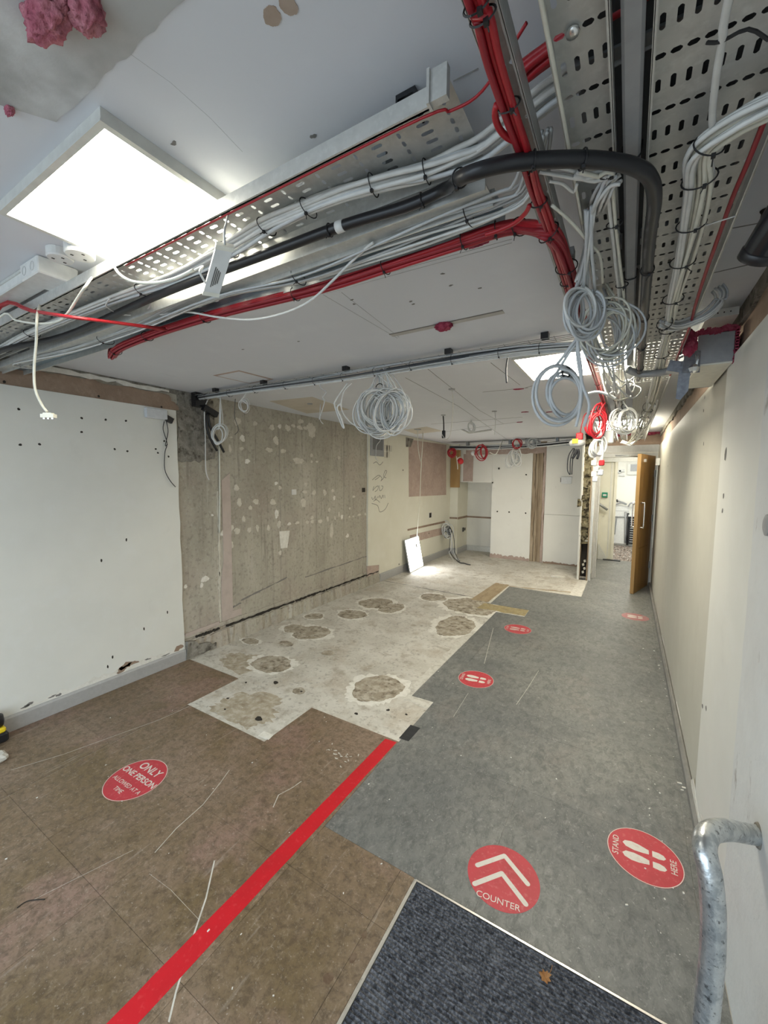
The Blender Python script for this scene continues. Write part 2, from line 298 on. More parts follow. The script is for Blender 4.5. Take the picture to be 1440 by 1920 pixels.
# round scars of old fixings
SC = [(-2.52,2.35,.34,.30,1),(-1.546,2.49,.36,.40,2),(-2.93,3.05,.24,.22,3),(-2.70,3.06,.36,.36,4),(-2.675,3.734,.33,.30,5),(-2.665,4.241,.42,.42,6),(-2.40,4.18,.26,.40,7),
      (-1.52,4.03,.40,.62,8),(-2.17,4.87,.30,.36,9),(-2.03,4.86,.12,.16,10),(-1.62,4.78,.66,.62,11),(-2.25,2.77,.12,.10,12),(-2.72,2.72,.16,.10,13),(-3.05,2.58,.2,.12,14),(-2.02,2.145,.10,.09,15),(-3.0,3.45,.2,.2,16)]
for n_,(x,y,a,b,sd) in enumerate(SC):
    if a > .17: obj('scar_rim', MB().prism(ragged(x,y,a*1.24,b*1.20,sd,.14,.10), .0004+.00005*n_, 'z', 0), 'filler_white', fl)
    obj('floor_scar', MB().prism(ragged(x,y,a,b,sd+50,.10,.035), .0014+.00006*n_, 'z', 0), 'floor_patch', fl)
obj('floor_stain', MB().prism(ragged(-2.16,1.80,.52,.34,701,.25,.10), .00035, 'z', 0), 'floor_stain', fl)
obj('floor_stain', MB().prism(ragged(-2.75,2.25,.5,.28,702,.25,.10), .0003, 'z', 0), 'floor_stain', fl)
for k,(x,y,a) in enumerate([(-2.256,2.141,.042),(-2.0,1.745,.05),(-1.997,2.146,.02),(-2.38,1.80,.018),(-2.28,1.70,.015),(-1.49,2.13,.025),(-1.33,2.28,.024),(-1.20,2.30,.016),(-2.45,2.02,.018)]):
    obj('drill_pit', MB().prism(blob(x,y,a,a*.9,12,.3,40+k), .0026, 'z', 0), 'dark_hole', fl)
obj('screed_chip', MB().prism([(-1.865,1.62),(-1.78,1.625),(-1.79,1.675),(-1.87,1.67)], .0036, 'z', 0), 'filler_white', fl)
# scuffs and scratches on the vinyl
SCR = [[(-1.566, 1.014, 0), (-1.335, 0.8081, 0), (-1.061, 0.578, 0)], [(-1.385, 0.9629, 0), (-1.282, 0.8515, 0), (-1.218, 0.7645, 0), (-1.114, 0.63, 0), (-1.064, 0.5764, 0)], [(-2.763, 0.7208, 0), (-2.671, 0.9261, 0), (-2.594, 1.2, 0), (-2.535, 1.399, 0), (-2.516, 1.592, 0)], [(-1.768, 1.335, 0), (-1.73, 1.247, 0), (-1.682, 1.116, 0), (-1.664, 0.9699, 0), (-1.629, 0.8545, 0)],
       [(-1.382, 1.282, 0), (-1.416, 1.35, 0), (-1.391, 1.422, 0), (-1.382, 1.479, 0)], [(-1.556, 0.7919, 0), (-1.423, 0.7998, 0), (-1.24, 0.7914, 0)], [(-1.824, 0.5081, 0), (-1.783, 0.6275, 0), (-1.718, 0.8143, 0)], [(-0.5592, 3.427, 0), (-0.5762, 3.094, 0), (-0.597, 2.809, 0)], [(-1.153, 4.18, 0), (-1.075, 3.783, 0), (-0.981, 3.31, 0)], [(-0.9368, 2.78, 0), (-0.9192, 2.437, 0)]]
WD = [.002,.006,.003,.003,.004,.003,.0015,.003,.004,.002]
for pts,wd in zip(SCR[1:],WD[1:]):
    a = [(p[0]-wd/2,p[1]) for p in pts]; b = [(p[0]+wd/2,p[1]+wd*.3) for p in reversed(pts)]
    obj('scuff_mark', MB().prism(a+b, .0002, 'z', .003), 'pale_screed', fl)
rr = random.Random(77)
for k in range(26):
    x,y = rr.gauss(-1.34,.045), rr.gauss(1.74,.03); a = rr.uniform(.006,.020)
    obj('scuff_mark', MB().prism(blob(x,y,a,a*.45,9,.5,80+k,rr.uniform(0,3)), .0002+.00002*k, 'z', .003), 'pale_screed', fl)
for k,(x,y,a,b) in enumerate([(-.735,.90,.03,.034),(-.70,.985,.022,.03),(-.705,1.06,.016,.026)]):
    obj('floor_stain', MB().prism(ragged(x,y,a,b,190+k,.12,.06), .0002, 'z', .003), 'brown_stain', fl)

# ---- left wall: bare concrete with boards and render at each end
wl = struct('wall_left', MB().box((-3.45,-1.2,0),(-3.225,8.6,CZ)), 'wall_concrete')
WX = -3.225
bd = jag((2.0,0),(2.0,2.12),16,.006,31); bd[0]=(2.01,0)
obj('painted_board', MB().prism([(-1.2,0)]+bd+[(-1.2,2.118)], .02, 'x', WX), 'white_paint', wl)
obj('plaster_band', MB().prism([(-1.2,2.118)]+[(2.0,2.12)]+jag((2.03,2.13),(1.95,2.235),6,.015,32)+jag((1.9,2.24),(-1.2,2.255),50,.012,33), .014, 'x', WX), 'brown_plaster', wl)
obj('render_ridge', MB().prism([(-1.2,2.262)]+jag((-1.2,2.262),(2.2,2.262),60,.012,34)+[(2.2,2.289),(-1.2,2.289)], .012, 'x', WX), 'rough_concrete', wl)
obj('white_skim', MB().prism(jag((1.05,2.275),(1.95,2.272),16,.008,35)+jag((1.95,2.258),(1.05,2.245),16,.012,36), .0155, 'x', WX), 'filler_white', wl)
obj('rough_patch', MB().prism(jag((2.02,2.26),(2.0,1.72),8,.02,37)+jag((2.05,1.70),(2.36,1.74),8,.02,38)+jag((2.37,1.80),(2.36,2.26),5,.01,39), .008, 'x', WX), 'rough_concrete', wl)
obj('pink_plaster_strip', MB().prism([(2.40,.215),(2.62,.225),(2.62,.285),(2.52,.29),(2.525,1.30),(2.52,1.62),(2.43,1.55),(2.43,.80),(2.40,.62),(2.395,.30)], .005, 'x', WX), 'pink_channel', wl)
obj('plaster_ledge', MB().prism([(2.02,.225)]+jag((2.02,.20),(2.36,.20),6,.008,43)+[(2.36,.235)], .012, 'x', WX), 'pink_channel', wl)
# rough kicked-out foot of the concrete, with the dark slot left by the old skirting
foot = MB(); ys = [2.01+i*.035 for i in range(92)]
for k,(z0,z1,d0,d1,amp) in enumerate([(0,.143,.040,.022,.010),(.143,.155,.018,.014,.006),(.180,.215,.012,.007,.004)]):
    rr = random.Random(50+k); A=[];B=[];C_=[];D=[]
    for y in ys:
        n1,n2 = rr.uniform(-amp,amp), rr.uniform(-amp,amp)
        A.append((WX-.02,y,z0)); B.append((WX+d0+n1,y,z0+abs(n2)*(k>0))); C_.append((WX+d1+n2,y,z1+n1*.8)); D.append((WX-.02,y,z1+n1*.8))
    n = len(ys); foot.add(A+B+C_+D, [(r*n+i,r*n+i+1,(r+1)*n+i+1,(r+1)*n+i) for r in range(3) for i in range(n-1)]+[(0,n,2*n,3*n),(4*n-1,3*n-1,2*n-1,n-1)])
obj('concrete_foot', foot, 'wall_concrete', wl)
for a,b,z in [(2.12,2.36,.169),(2.44,3.35,.169),(3.38,3.9,.168),(3.93,5.17,.168)]:
    obj('skirting_slot', MB().prism(jag((a,z-.012),(b,z-.010),24,.008,int(a*9))+jag((b,z+.003),(a,z+.004),24,.007,int(a*7)), .0185, 'x', WX), 'dark_hole', wl)
obj('rubble_corner', MB().prism(jag((2.0,.01),(2.3,.01),6,.005,55)+jag((2.30,.06),(2.02,.16),10,.02,56), .048, 'x', WX), 'rough_concrete', wl)
for a,b,z0,z1 in [(2.62,3.25,.36,.46),(3.55,4.95,.40,.44),(2.4,2.62,.30,.33)]:
    obj('board_mark', MB().prism(jag((a,z0),(b,z1),14,.006,int(a*11))+jag((b,z1+.012),(a,z0+.010),14,.006,int(a*13)), .0035, 'x', WX), 'crack', wl)
for y in (3.16,4.31):
    obj('shutter_line', MB().prism([(y,.45),(y+.003,.45),(y+.004,2.1),(y,2.1)], .0012, 'x', WX), 'crack', wl)
SP = [(2.626,2.110,0.076,0.077),(2.837,2.115,0.052,0.048),(3.059,2.101,0.079,0.054),(3.171,2.124,0.047,0.048),(3.292,2.121,0.079,0.071),(3.378,2.154,0.064,0.036),(3.499,2.217,0.094,0.051),(3.482,2.146,0.093,0.046),(3.574,2.150,0.061,0.041),(3.678,2.139,0.157,0.170),(2.679,1.956,0.054,0.070),(3.114,1.971,0.081,0.086),(3.020,1.865,0.090,0.051),(3.218,1.866,0.078,0.049),(2.530,1.847,0.033,0.076),(2.665,1.855,0.048,0.034),(2.547,1.953,0.037,0.015),(2.732,1.736,0.060,0.048),(3.453,1.770,0.159,0.077),(3.680,1.844,0.058,0.038),(3.679,1.769,0.040,0.027),(3.773,1.773,0.042,0.027),(4.206,1.842,0.062,0.042),(2.595,1.477,0.053,0.070),(3.109,1.517,0.047,0.038),(3.163,1.469,0.053,0.039),(3.571,1.501,0.050,0.046),(3.554,1.414,0.078,0.038),(3.713,1.400,0.076,0.055),(3.917,1.396,0.063,0.073),(4.076,1.417,0.073,0.037),(4.106,1.325,0.047,0.054),(4.538,1.324,0.062,0.036),(2.624,1.336,0.061,0.079),(2.829,1.334,0.067,0.063),(2.757,1.276,0.045,0.046),(3.059,1.319,0.087,0.059),(3.527,1.291,0.096,0.095),(3.110,1.190,0.061,0.084),(4.005,1.176,0.046,0.058),(4.443,1.170,0.045,0.031),(4.204,1.105,0.042,0.064),(2.672,1.171,0.039,0.068),(3.681,1.104,0.053,0.043),(3.141,1.072,0.057,0.082),(3.296,1.063,0.051,0.037),(3.426,1.064,0.075,0.030),(3.594,1.055,0.057,0.039),(3.680,1.057,0.064,0.039),(3.827,1.046,0.074,0.052),(3.972,1.064,0.039,0.070),(4.121,1.063,0.034,0.055),(4.267,1.068,0.057,0.056),(4.435,1.055,0.038,0.027),(4.523,1.053,0.039,0.023),(4.669,1.065,0.089,0.028),(4.825,1.063,0.042,0.038),(2.525,1.099,0.052,0.069),(2.592,1.059,0.076,0.060),(2.431,1.058,0.050,0.055),(2.739,1.054,0.045,0.059),(2.843,1.063,0.038,0.077),(2.990,1.049,0.036,0.072),(3.152,0.759,0.048,0.047),(2.522,0.934,0.052,0.063),(4.050,0.903,0.073,0.181),(4.391,0.801,0.067,0.053),(2.231,0.663,0.075,0.059),(2.042,0.637,0.033,0.031),(3.359,0.112,0.048,0.038),(2.197,0.614,0.032,0.044),(2.324,1.234,0.024,0.021)]
for k,(y,z,a,b) in enumerate(SP):
    obj('filler_spot', MB().prism(ragged(y,z,a*.95,b*.95,200+k,.24,.09), .003, 'x', WX), 'filler_white' if k % 7 == 3 or k > 66 else 'filler', wl)
TR = [(-3.222, 3.146, 0.9953), (-3.222, 3.3, 0.9875), (-3.222, 3.261, 0.7998), (-3.222, 3.162, 0.8046)]
obj('filler_spot', MB().prism([(p[1],p[2]) for p in TR], .004, 'x', WX), 'filler_white', wl)
y,z = (-3.222, 3.376, 1.417)[1:]; obj('white_plate', MB().box((WX,y-.035,z-.03),(WX+.006,y+.035,z+.03)), 'white_plastic', wl)
y,z = (-3.222, 4.777, 1.411)[1:]; obj('dark_plate', MB().box((WX,y-.035,z-.03),(WX+.006,y+.035,z+.03)), 'dark_hole', wl)
for k,(y,z,h_) in enumerate([(2.38,1.0,.9),(2.37,.45,.5)]):
    obj('old_cable_run', MB().prism(jag((y,z-h_/2),(y,z+h_/2),20,.008,90+k)+jag((y+.014,z+h_/2),(y+.016,z-h_/2),20,.006,92+k), .003, 'x', WX), 'filler', wl)
# screw holes in the painted board
HL = [(-3.205, 0.9922, 1.983), (-3.205, 1.324, 1.972), (-3.205, 1.472, 1.98), (-3.205, 1.608, 1.989), (-3.205, 1.319, 1.878), (-3.205, 0.9884, 1.768), (-3.205, 1.084, 1.778), (-3.205, 1.522, 1.776), (-3.205, 1.609, 1.766), (-3.205, 1.892, 1.864), (-3.205, 1.923, 1.742), (-3.205, 0.9337, 2.134), (-3.205, 1.435, 2.137), (-3.205, 1.881, 2.131), (-3.205, 1.821, 1.796), (-3.205, 1.837, 1.767), (-3.205, 1.573, 1.105), (-3.205, 1.673, 0.3856), (-3.205, 1.865, 0.4638), (-3.205, 1.44, 0.2458), (-3.205, 1.405, 0.1864), (-3.205, 1.399, 0.9772)]
for k,p in enumerate(HL):
    a = .016 if k < 16 else .011
    obj('screw_hole', MB().prism(blob(p[1],p[2],a,a*(1 if k < 16 else 2.4),9,.2,300+k), .0006, 'x', -3.205), 'dark_hole', wl)
# chipped paint along the skirting
CH = [(-3.205, 1.528, 0.1444), (-3.205, 1.497, 0.1237), (-3.205, 1.571, 0.1441), (-3.205, 1.692, 0.1309), (-3.205, 0.9474, 0.1263), (-3.205, 0.9283, 0.118), (-3.205, 1.067, 0.1188), (-3.205, 1.102, 0.1133), (-3.205, 1.95, 0.1281), (-3.205, 1.838, 0.1099)]
for k,p in enumerate(CH):
    obj('paint_chip', MB().prism(blob(p[1],p[2],(.10,.07,.09,.05,.05,.04,.04,.03,.07,.06)[k],(.04,.035,.03,.012,.016,.014,.012,.02,.05,.012)[k],12,.5,330+k), .0007, 'x', -3.205), 'brown_plaster' if k in (0,1,2,8) else 'crack', wl)
obj('paint_loss', MB().prism(jag((.9,.10),(1.99,.10),30,.004,36)+jag((1.98,.135),(.9,.128),34,.02,38), .0004, 'x', -3.205), 'filler_white', wl)
# boards beyond the bare concrete
eb = jag((4.86,.30),(4.86,2.285),20,.006,60)
obj('painted_board', MB().prism([(5.18,.0),(8.6,0),(8.6,2.285)]+eb[::-1]+[(5.18,.26)], .025, 'x', WX), 'cream_paint', wl)
obj('plaster_corner', MB().prism([(4.86,.13),(5.18,.13),(5.18,.26),(4.86,.30)], .018, 'x', WX), 'pink_plaster', wl)
PR = [(-3.2, 6.087, 2.233), (-3.2, 7.724, 2.265), (-3.2, 7.778, 1.248), (-3.2, 6.123, 1.267)]
obj('bare_plaster', MB().prism([(p[1],p[2]) for p in PR][::-1], .002, 'x', -3.2), 'pink_plaster', wl)
PR = [(-3.2, 5.991, 2.26), (-3.2, 6.264, 2.257), (-3.2, 6.168, 2.114), (-3.2, 5.995, 2.102)]
obj('rough_patch', MB().prism([(p[1],p[2]) for p in PR][::-1], .004, 'x', -3.2), 'rough_concrete', wl)
PR = [(-3.2, 6.089, 0.716), (-3.2, 7.749, 0.7148), (-3.2, 7.751, 0.6759), (-3.2, 6.09, 0.6837)]
obj('bare_plaster', MB().prism([(p[1],p[2]) for p in PR][::-1], .002, 'x', -3.2), 'brown_plaster', wl)
PR = [(-3.2, 6.172, 0.5957), (-3.2, 7.685, 0.5883), (-3.2, 7.693, 0.444), (-3.2, 6.596, 0.4574), (-3.2, 6.549, 0.5415), (-3.2, 6.193, 0.5512)]
obj('bare_plaster', MB().prism([(p[1],p[2]) for p in PR][::-1], .002, 'x', -3.2), 'pink_plaster', wl)
for k,p in enumerate([(-3.2, 5.902, 1.716), (-3.2, 6.961, 0.5435), (-3.2, 5.8, 0.1566)]):
    obj('screw_hole', MB().prism(blob(p[1],p[2],.03,.025,9,.2,360+k), .0006, 'x', -3.198), 'dark_hole', wl)
# pencilled notes on the cream wall
def ink(pts, r=.004):
    o = obj('pencil_mark', MB().tube(pts, r, 4, 3), 'crack', wl)
for pts in ([(-3.2, 4.969, 1.553), (-3.2, 5.07, 1.6), (-3.2, 5.159, 1.625), (-3.2, 5.237, 1.578), (-3.2, 5.206, 1.537)], [(-3.2, 5.041, 1.553), (-3.2, 5.13, 1.585), (-3.2, 5.175, 1.609)], [(-3.2, 5.206, 1.537), (-3.2, 5.299, 1.594), (-3.2, 5.377, 1.685), (-3.2, 5.329, 1.692), (-3.2, 5.283, 1.61), (-3.2, 5.363, 1.586)], [(-3.2, 5.013, 1.46), (-3.2, 4.984, 1.398), (-3.2, 5.057, 1.443), (-3.2, 5.131, 1.466), (-3.2, 5.117, 1.41), (-3.2, 5.043, 1.38)], [(-3.2, 5.161, 1.474), (-3.2, 5.178, 1.393), (-3.2, 5.239, 1.408), (-3.2, 5.27, 1.456), (-3.2, 5.223, 1.465)],
            [(-3.2, 4.957, 1.305), (-3.2, 4.986, 1.265), (-3.2, 5.058, 1.317), (-3.2, 5.044, 1.254), (-3.2, 5.133, 1.306)], [(-3.2, 5.149, 1.282), (-3.2, 5.179, 1.321), (-3.2, 5.225, 1.271), (-3.2, 5.271, 1.326), (-3.2, 5.288, 1.277)], [(-3.2, 5.001, 1.24), (-3.2, 5.089, 1.26), (-3.2, 5.18, 1.216)], [(-3.2, 5.319, 1.325), (-3.2, 5.335, 1.275)], [(-3.2, 4.957, 1.211), (-3.2, 5.12, 1.171), (-3.2, 5.182, 1.071), (-3.2, 5.338, 1.101), (-3.2, 5.434, 1.196)], [(-3.2, 4.995, 1.794), (-3.2, 5.082, 1.82), (-3.2, 5.173, 1.776), (-3.2, 5.264, 1.827)]):
    ink(pts)
# column and alcove in the far left corner
c1 = struct('wall_column', MB().box((-3.2,8.0,0),(-3.03,8.62,CZ)), 'cream_paint')
wb = struct('wall_back', MB().box((-3.03,8.6,0),(-2.2,8.75,CZ)), 'boardwall')
obj('wall_board', MB().box((-2.34,8.07,0),(-1.575,8.6,CZ)), 'boardwall', wb)
obj('wall_board', MB().box((-3.03,8.07,1.51),(-2.342,8.6,CZ)), 'boardwall', wb)
obj('wall_board', MB().box((-1.33,8.05,.93),(-.63,8.6,CZ)), 'boardwall', wb)
obj('wall_board', MB().box((-1.33,8.05,0),(-.63,8.6,.926)), 'boardwall', wb)
obj('chase_back', MB().box((-1.575,8.11,0),(-1.33,8.6,CZ)), 'old_timber', wb)
for k,(a,b,d) in enumerate([(-1.575,-1.52,.035),(-1.515,-1.47,.02),(-1.43,-1.385,.03),(-1.38,-1.335,.045)]):
    obj('timber_stud', MB().prism(jag((a,0),(b,0),2,.0,70+k)+jag((b,.05),(b-.004,2.2),18,.010,71+k)+jag((a+.004,2.2),(a,.05),18,.008,75+k), d, 'y', 8.11-d), 'old_timber' if k != 3 else 'pink_plaster', wb)
obj('plaster_band', MB().prism([(-2.9,2.07)]+jag((-2.5,2.07),(-1.33,2.07),20,.01,80)+[(-1.33,2.22),(-2.9,2.22)], .006, 'y', 8.064), 'pink_plaster', wb)
obj('plaster_band', MB().prism(jag((-2.95,1.53),(-2.74,1.53),4,.01,81)+[(-2.74,2.09),(-2.95,2.09)], .008, 'y', 8.062), 'pink_plaster', wb)
obj('ragged_foot', MB().prism(jag((-2.34,.0),(-1.58,.0),4,.0,82)+jag((-1.58,.05),(-2.34,.07),24,.025,83), .02, 'y', 8.05), 'pink_plaster', wb)
obj('ragged_foot', MB().prism(jag((-1.32,.0),(-.64,.0),4,.0,84)+jag((-.64,.03),(-1.32,.035),24,.015,85), .02, 'y', 8.03), 'brown_plaster', wb)
obj('plywood_panel', MB().box((-3.195,7.975,1.40),(-2.99,7.998,2.20)), 'plywood', c1)
obj('bare_plaster', MB().box((-3.2,7.992,.74),(-3.03,7.999,.775)), 'brown_plaster', c1)
obj('bare_plaster', MB().box((-3.03,8.02,.73),(-3.026,8.6,.775)), 'brown_plaster', c1)
obj('bare_plaster', MB().box((-3.026,8.592,.73),(-2.36,8.599,.765)), 'brown_plaster', wb)
for k,p in enumerate([(-2.208, 8.07, 1.795), (-2.207, 8.07, 1.784), (-2.326, 8.07, 1.508), (-1.683, 8.07, 1.669), (-1.981, 8.07, 0.9359), (-2.213, 8.07, 0.9351), (-1.667, 8.07, 0.9308)]):
    obj('screw_hole', MB().prism(blob(p[0],p[2],.03,.03,9,.2,380+k), .004, 'y', 8.046), 'dark_hole', wb)
# ---- skirtings
def skirt(name, a, b, h=.1, t=.018, mat='skirting_grey'):
    a,b = Vector((*a,0)),Vector((*b,0)); d = (b-a).normalized(); nrm = Vector((-d.y,d.x,0))
    prof = [(0,0),(t,0),(t,h-.012),(t*.5,h),(0,h)]; vs = [p+nrm*q+Vector((0,0,z)) for p in (a,b) for q,z in prof]
    n = len(prof); return struct(name, MB().add(vs,[tuple(reversed(range(n))),tuple(range(n,2*n))]+[(i,(i+1)%n,n+(i+1)%n,n+i) for i in range(n)]), mat)
skirt('baseboard_left', (-3.205,2.005), (-3.205,-1.2), .1)
skirt('baseboard_left_rear', (-3.2,7.999), (-3.2,5.185), .12)
skirt('baseboard_column', (-3.05,7.999), (-3.2,7.999), .12); skirt('baseboard_column_side', (-3.029,8.59), (-3.029,8.0), .12); skirt('baseboard_alcove', (-2.345,8.599), (-3.02,8.599), .12, .015, 'frame_white')
skirt('baseboard_right', (.352,1.72), (.352,7.2), .05, .022, 'cove_grey')

# ---- right wall: boards, plaster band, rough masonry near the shopfront
wr = struct('wall_right', MB().box((.372,-1.2,0),(.75,7.35,CZ)), 'brown_plaster')
obj('painted_board', MB().prism([(2.332,0),(7.2,0),(7.2,2.085)]+[(2.332,2.098)], .016, 'x', .356), 'cream_dull', wr)
obj('painted_board', MB().prism([(1.672,0),(2.33,0),(2.33,2.098),(1.672,2.10)], .026, 'x', .346), 'white_paint', wr)
obj('masonry_pier', MB().prism([(-1.2,0)]+jag((1.668,0),(1.668,2.10),30,.006,91)+[(-1.2,2.12)], .032, 'x', .340), 'masonry_paint', wr)
obj('render_ridge', MB().prism([(-1.2,2.235)]+jag((-1.2,2.235),(7.2,2.225),90,.014,92)+[(7.2,2.289),(-1.2,2.289)], .014, 'x', .358), 'rough_concrete', wr)
for k,p in enumerate([(0.355, 2.219, 1.691), (0.355, 2.194, 1.454), (0.355, 2.196, 1.517), (0.355, 2.304, 0.5373), (0.355, 2.216, 0.5711), (0.355, 3.025, 1.989), (0.355, 3.02, 2.064), (0.355, 5.352, 1.734), (0.355, 2.932, 1.79)]):
    obj('wall_nick', MB().prism(blob(p[1],p[2],.02 if k else .03,.02 if k else .06,9,.3,400+k), .0008, 'x', .3445 if p[1] < 2.33 else .3553), 'crack', wr)
for k,(y,z,a,b) in enumerate([(2.32,.06,.25,.09),(2.05,.09,.3,.07),(1.85,.07,.12,.05),(3.2,.07,.2,.02),(4.6,.06,.3,.02)]):
    obj('paint_loss', MB().prism(blob(y,z,a,b,18,.45,420+k), .001, 'x', .3385 if y < 1.67 else (.345 if y < 2.33 else .355)), 'filler_white', wr)

# ---- ceiling
ce = struct('ceiling', MB().box((-3.6,-1.2,CZ),(.75,9.1,CZ+.12)), 'ceiling_paint')
def cpatch(name, pts, t, mat): obj(name, MB().prism([(p[0],p[1]) for p in pts], t, 'z', CZ-t), mat, ce)
cpatch('bare_skim', jag((-1.02,.405),(-.60,.412),20,.003,100)+[(-.38,.41),(-.38,.18),(-1.05,.18),(-1.09,.30)], .002, 'ceiling_skim')
for pts in ([(-0.8959, 0.3226, 2.29), (-0.899, 0.3568, 2.29), (-0.8923, 0.3944, 2.29)], [(-0.7604, 0.3745, 2.29), (-0.7557, 0.4088, 2.29), (-0.7446, 0.4762, 2.29), (-0.7466, 0.5595, 2.29), (-0.7595, 0.6482, 2.29)], [(-0.9322, 0.3162, 2.29), (-0.9412, 0.3483, 2.29), (-0.9363, 0.3766, 2.29)]):
    obj('ceiling_crack', MB().tube([(p[0],p[1],CZ) for p in pts], .0003, 4, 1), 'pale_crack', ce)
cpatch('tan_stain', ragged(*(-0.5069, 0.4944, 2.29)[:2], .030, .026, 5, .10, .03), .001, 'tan_stain'); cpatch('tan_stain', ragged(*(-0.4745, 0.4956, 2.29)[:2], .026, .030, 6, .10, .03), .001, 'tan_stain')
for k,p in enumerate([(-0.857, 0.3537, 2.29), (-0.8795, 0.3536, 2.29), (-0.7199, 0.3637, 2.29), (-0.5987, 0.695, 2.29), (-0.8668, 0.557, 2.29), (-0.5885, 1.358, 2.29), (-0.7882, 1.527, 2.29), (-0.7861, 1.499, 2.29), (-0.5101, 1.527, 2.29), (-0.5966, 1.453, 2.29), (-1.513, 1.631, 2.29), (-1.877, 1.575, 2.29), (-0.982, 1.368, 2.29), (-0.9977, 1.405, 2.29)]):
    cpatch('ceiling_nick', blob(p[0],p[1],.014,.010,9,.4,430+k), .0012, 'crack' if k > 2 else 'tan_stain')
# access panel outline, slot, patches and board joints of the rear ceiling
def seam(pts, r=.0012, mat='pale_crack'): obj('board_seam', MB().tube([(p[0],p[1],CZ) for p in pts], r, 4, 1), mat, ce)
seam([(-1.053, 1.273, 2.29), (-1.042, 1.846, 2.29)]); seam([(-1.035, 1.273, 2.29), (-0.3361, 1.292, 2.29)]); seam([(-1.031, 1.249, 2.29), (-0.3314, 1.273, 2.29)]); seam([(-0.9794, 1.295, 2.29), (-1.027, 1.836, 2.29)])
seam([(-0.3042, 0.7336, 2.29), (-0.2585, 0.7344, 2.29)], .0012, 'crack')
cpatch('plaster_slot', [(-1.05,1.775),(-.49,1.765),(-.49,1.805),(-1.05,1.815)], .0015, 'slot_grey')
cpatch('plaster_slot', [(-1.05,1.775),(-.49,1.765),(-.49,1.772),(-1.05,1.782)], .002, 'crack')
cpatch('cut_patch', [(-2.53,1.86),(-2.26,1.86),(-2.24,2.15),(-2.50,2.16)], .0015, 'pink_plaster'); cpatch('cut_patch', [(-2.51,1.88),(-2.28,1.88),(-2.265,2.13),(-2.485,2.14)], .0022, 'ceiling_paint')
cpatch('tan_patch', [(p[0],p[1]) for p in [(-2.908, 2.734, 2.29), (-2.423, 2.776, 2.29), (-2.527, 3.476, 2.29), (-3.089, 3.448, 2.29)]], .0015, 'ceiling_tan')
cpatch('tan_patch', [(p[0],p[1]) for p in [(-2.862, 5.29, 2.29), (-2.409, 5.112, 2.29), (-2.411, 5.675, 2.29), (-2.96, 5.885, 2.29)]], .0015, 'ceiling_tan')
cpatch('tan_patch', [(p[0],p[1]) for p in [(-2.806, 1.644, 2.29), (-2.779, 1.743, 2.29), (-2.867, 1.818, 2.29), (-2.908, 1.723, 2.29)]], .001, 'ceiling_paint')
for pts in ([(-1.387, 2.578, 2.29), (-1.467, 3.84, 2.29)], [(-1.15, 2.425, 2.29), (-1.363, 4.183, 2.29), (-1.414, 5.329, 2.29)], [(-1.059, 3.306, 2.29), (-0.7054, 3.324, 2.29)], [(-1.467, 3.84, 2.29), (-1.982, 8.097, 2.29)], [(-2.244, 4.89, 2.29), (-1.074, 4.839, 2.29)], [(-0.7233, 3.314, 2.29), (-0.6104, 3.234, 2.29)], [(-0.7584, 2.509, 2.29), (-0.7387, 3.202, 2.29)], [(-2.465, 5.803, 2.29), (-1.15, 5.191, 2.29)], [(0.09901, 3.131, 2.29), (0.2613, 2.987, 2.29)], [(0.159, 1.824, 2.29), (0.3368, 1.806, 2.29)], [(0.1993, 1.53, 2.29), (0.292, 1.543, 2.29)]):
    seam(pts, .002, 'crack')
for k,p in enumerate([(-0.7786, 3.326, 2.29), (-0.9725, 4.471, 2.29), (-1.195, 5.221, 2.29), (-0.749, 4.592, 2.29), (-0.2967, 3.09, 2.29)]):
    b_ = MB().prism(ragged(p[0],p[1],.06,.03,470+k,.3,.2), .006, 'z', CZ-.006); obj('foam_plug', b_, 'fire_foam', ce)

# ---- stud partition with its torn-open end
wp = struct('wall_partition', MB().box((-.632,7.0,0),(-.618,8.05,CZ)), 'boardwall')
obj('wall_board', MB().box((-.482,7.02,0),(-.468,8.05,CZ)), 'boardwall', wp)
wool = MB(); rr = random.Random(5)
for k in range(26):
    z = .62+k*.062; n = []
    wool.obox((-.55+rr.uniform(-.012,.012),7.05+rr.uniform(-.02,.02),z),(.052,rr.uniform(-.006,.006),rr.uniform(-.01,.01)),(0,.06,rr.uniform(-.01,.01)),(rr.uniform(-.008,.008),0,.04))
obj('mineral_wool', wool, 'mineral_wool', wp)
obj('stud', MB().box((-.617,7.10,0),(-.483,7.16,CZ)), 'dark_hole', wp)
for x0,x1,y0,mat in [(-.616,-.602,6.98,'boardwall'),(-.50,-.484,6.99,'old_timber'),(-.466,-.44,7.0,'frame_white'),(-.60,-.594,7.0,'old_timber')]:
    obj('stud_strip', MB().prism(jag((x0,0),(x1,0),2,0,1)+jag((x1,.02),(x1,2.27),20,.003,int(abs(x0)*99))+jag((x0,2.27),(x0,.02),20,.003,int(abs(x1)*99)), .09, 'y', y0), mat, wp)
for z in (.66,.62,1.47,.03): obj('noggin', MB().box((-.612,7.0,z),(-.488,7.06,z+.02)), 'boardwall' if z > .5 else 'rough_concrete', wp)
for k,z in enumerate((.12,.18,.24,.3)): obj('pipe_clip', MB().obox((-.55+.02*(k%2),7.05,z),(.014,0,.006),(0,.02,0),(-.004,0,.016)), 'filler', wp)
obj('wool_tuft', MB().obox((-.64,7.0,1.2),(.03,0,.01),(0,.03,0),(0,0,.04)).obox((-.65,7.01,1.24),(.02,.01,0),(0,.02,.01),(0,0,.03)), 'mineral_wool', wp)

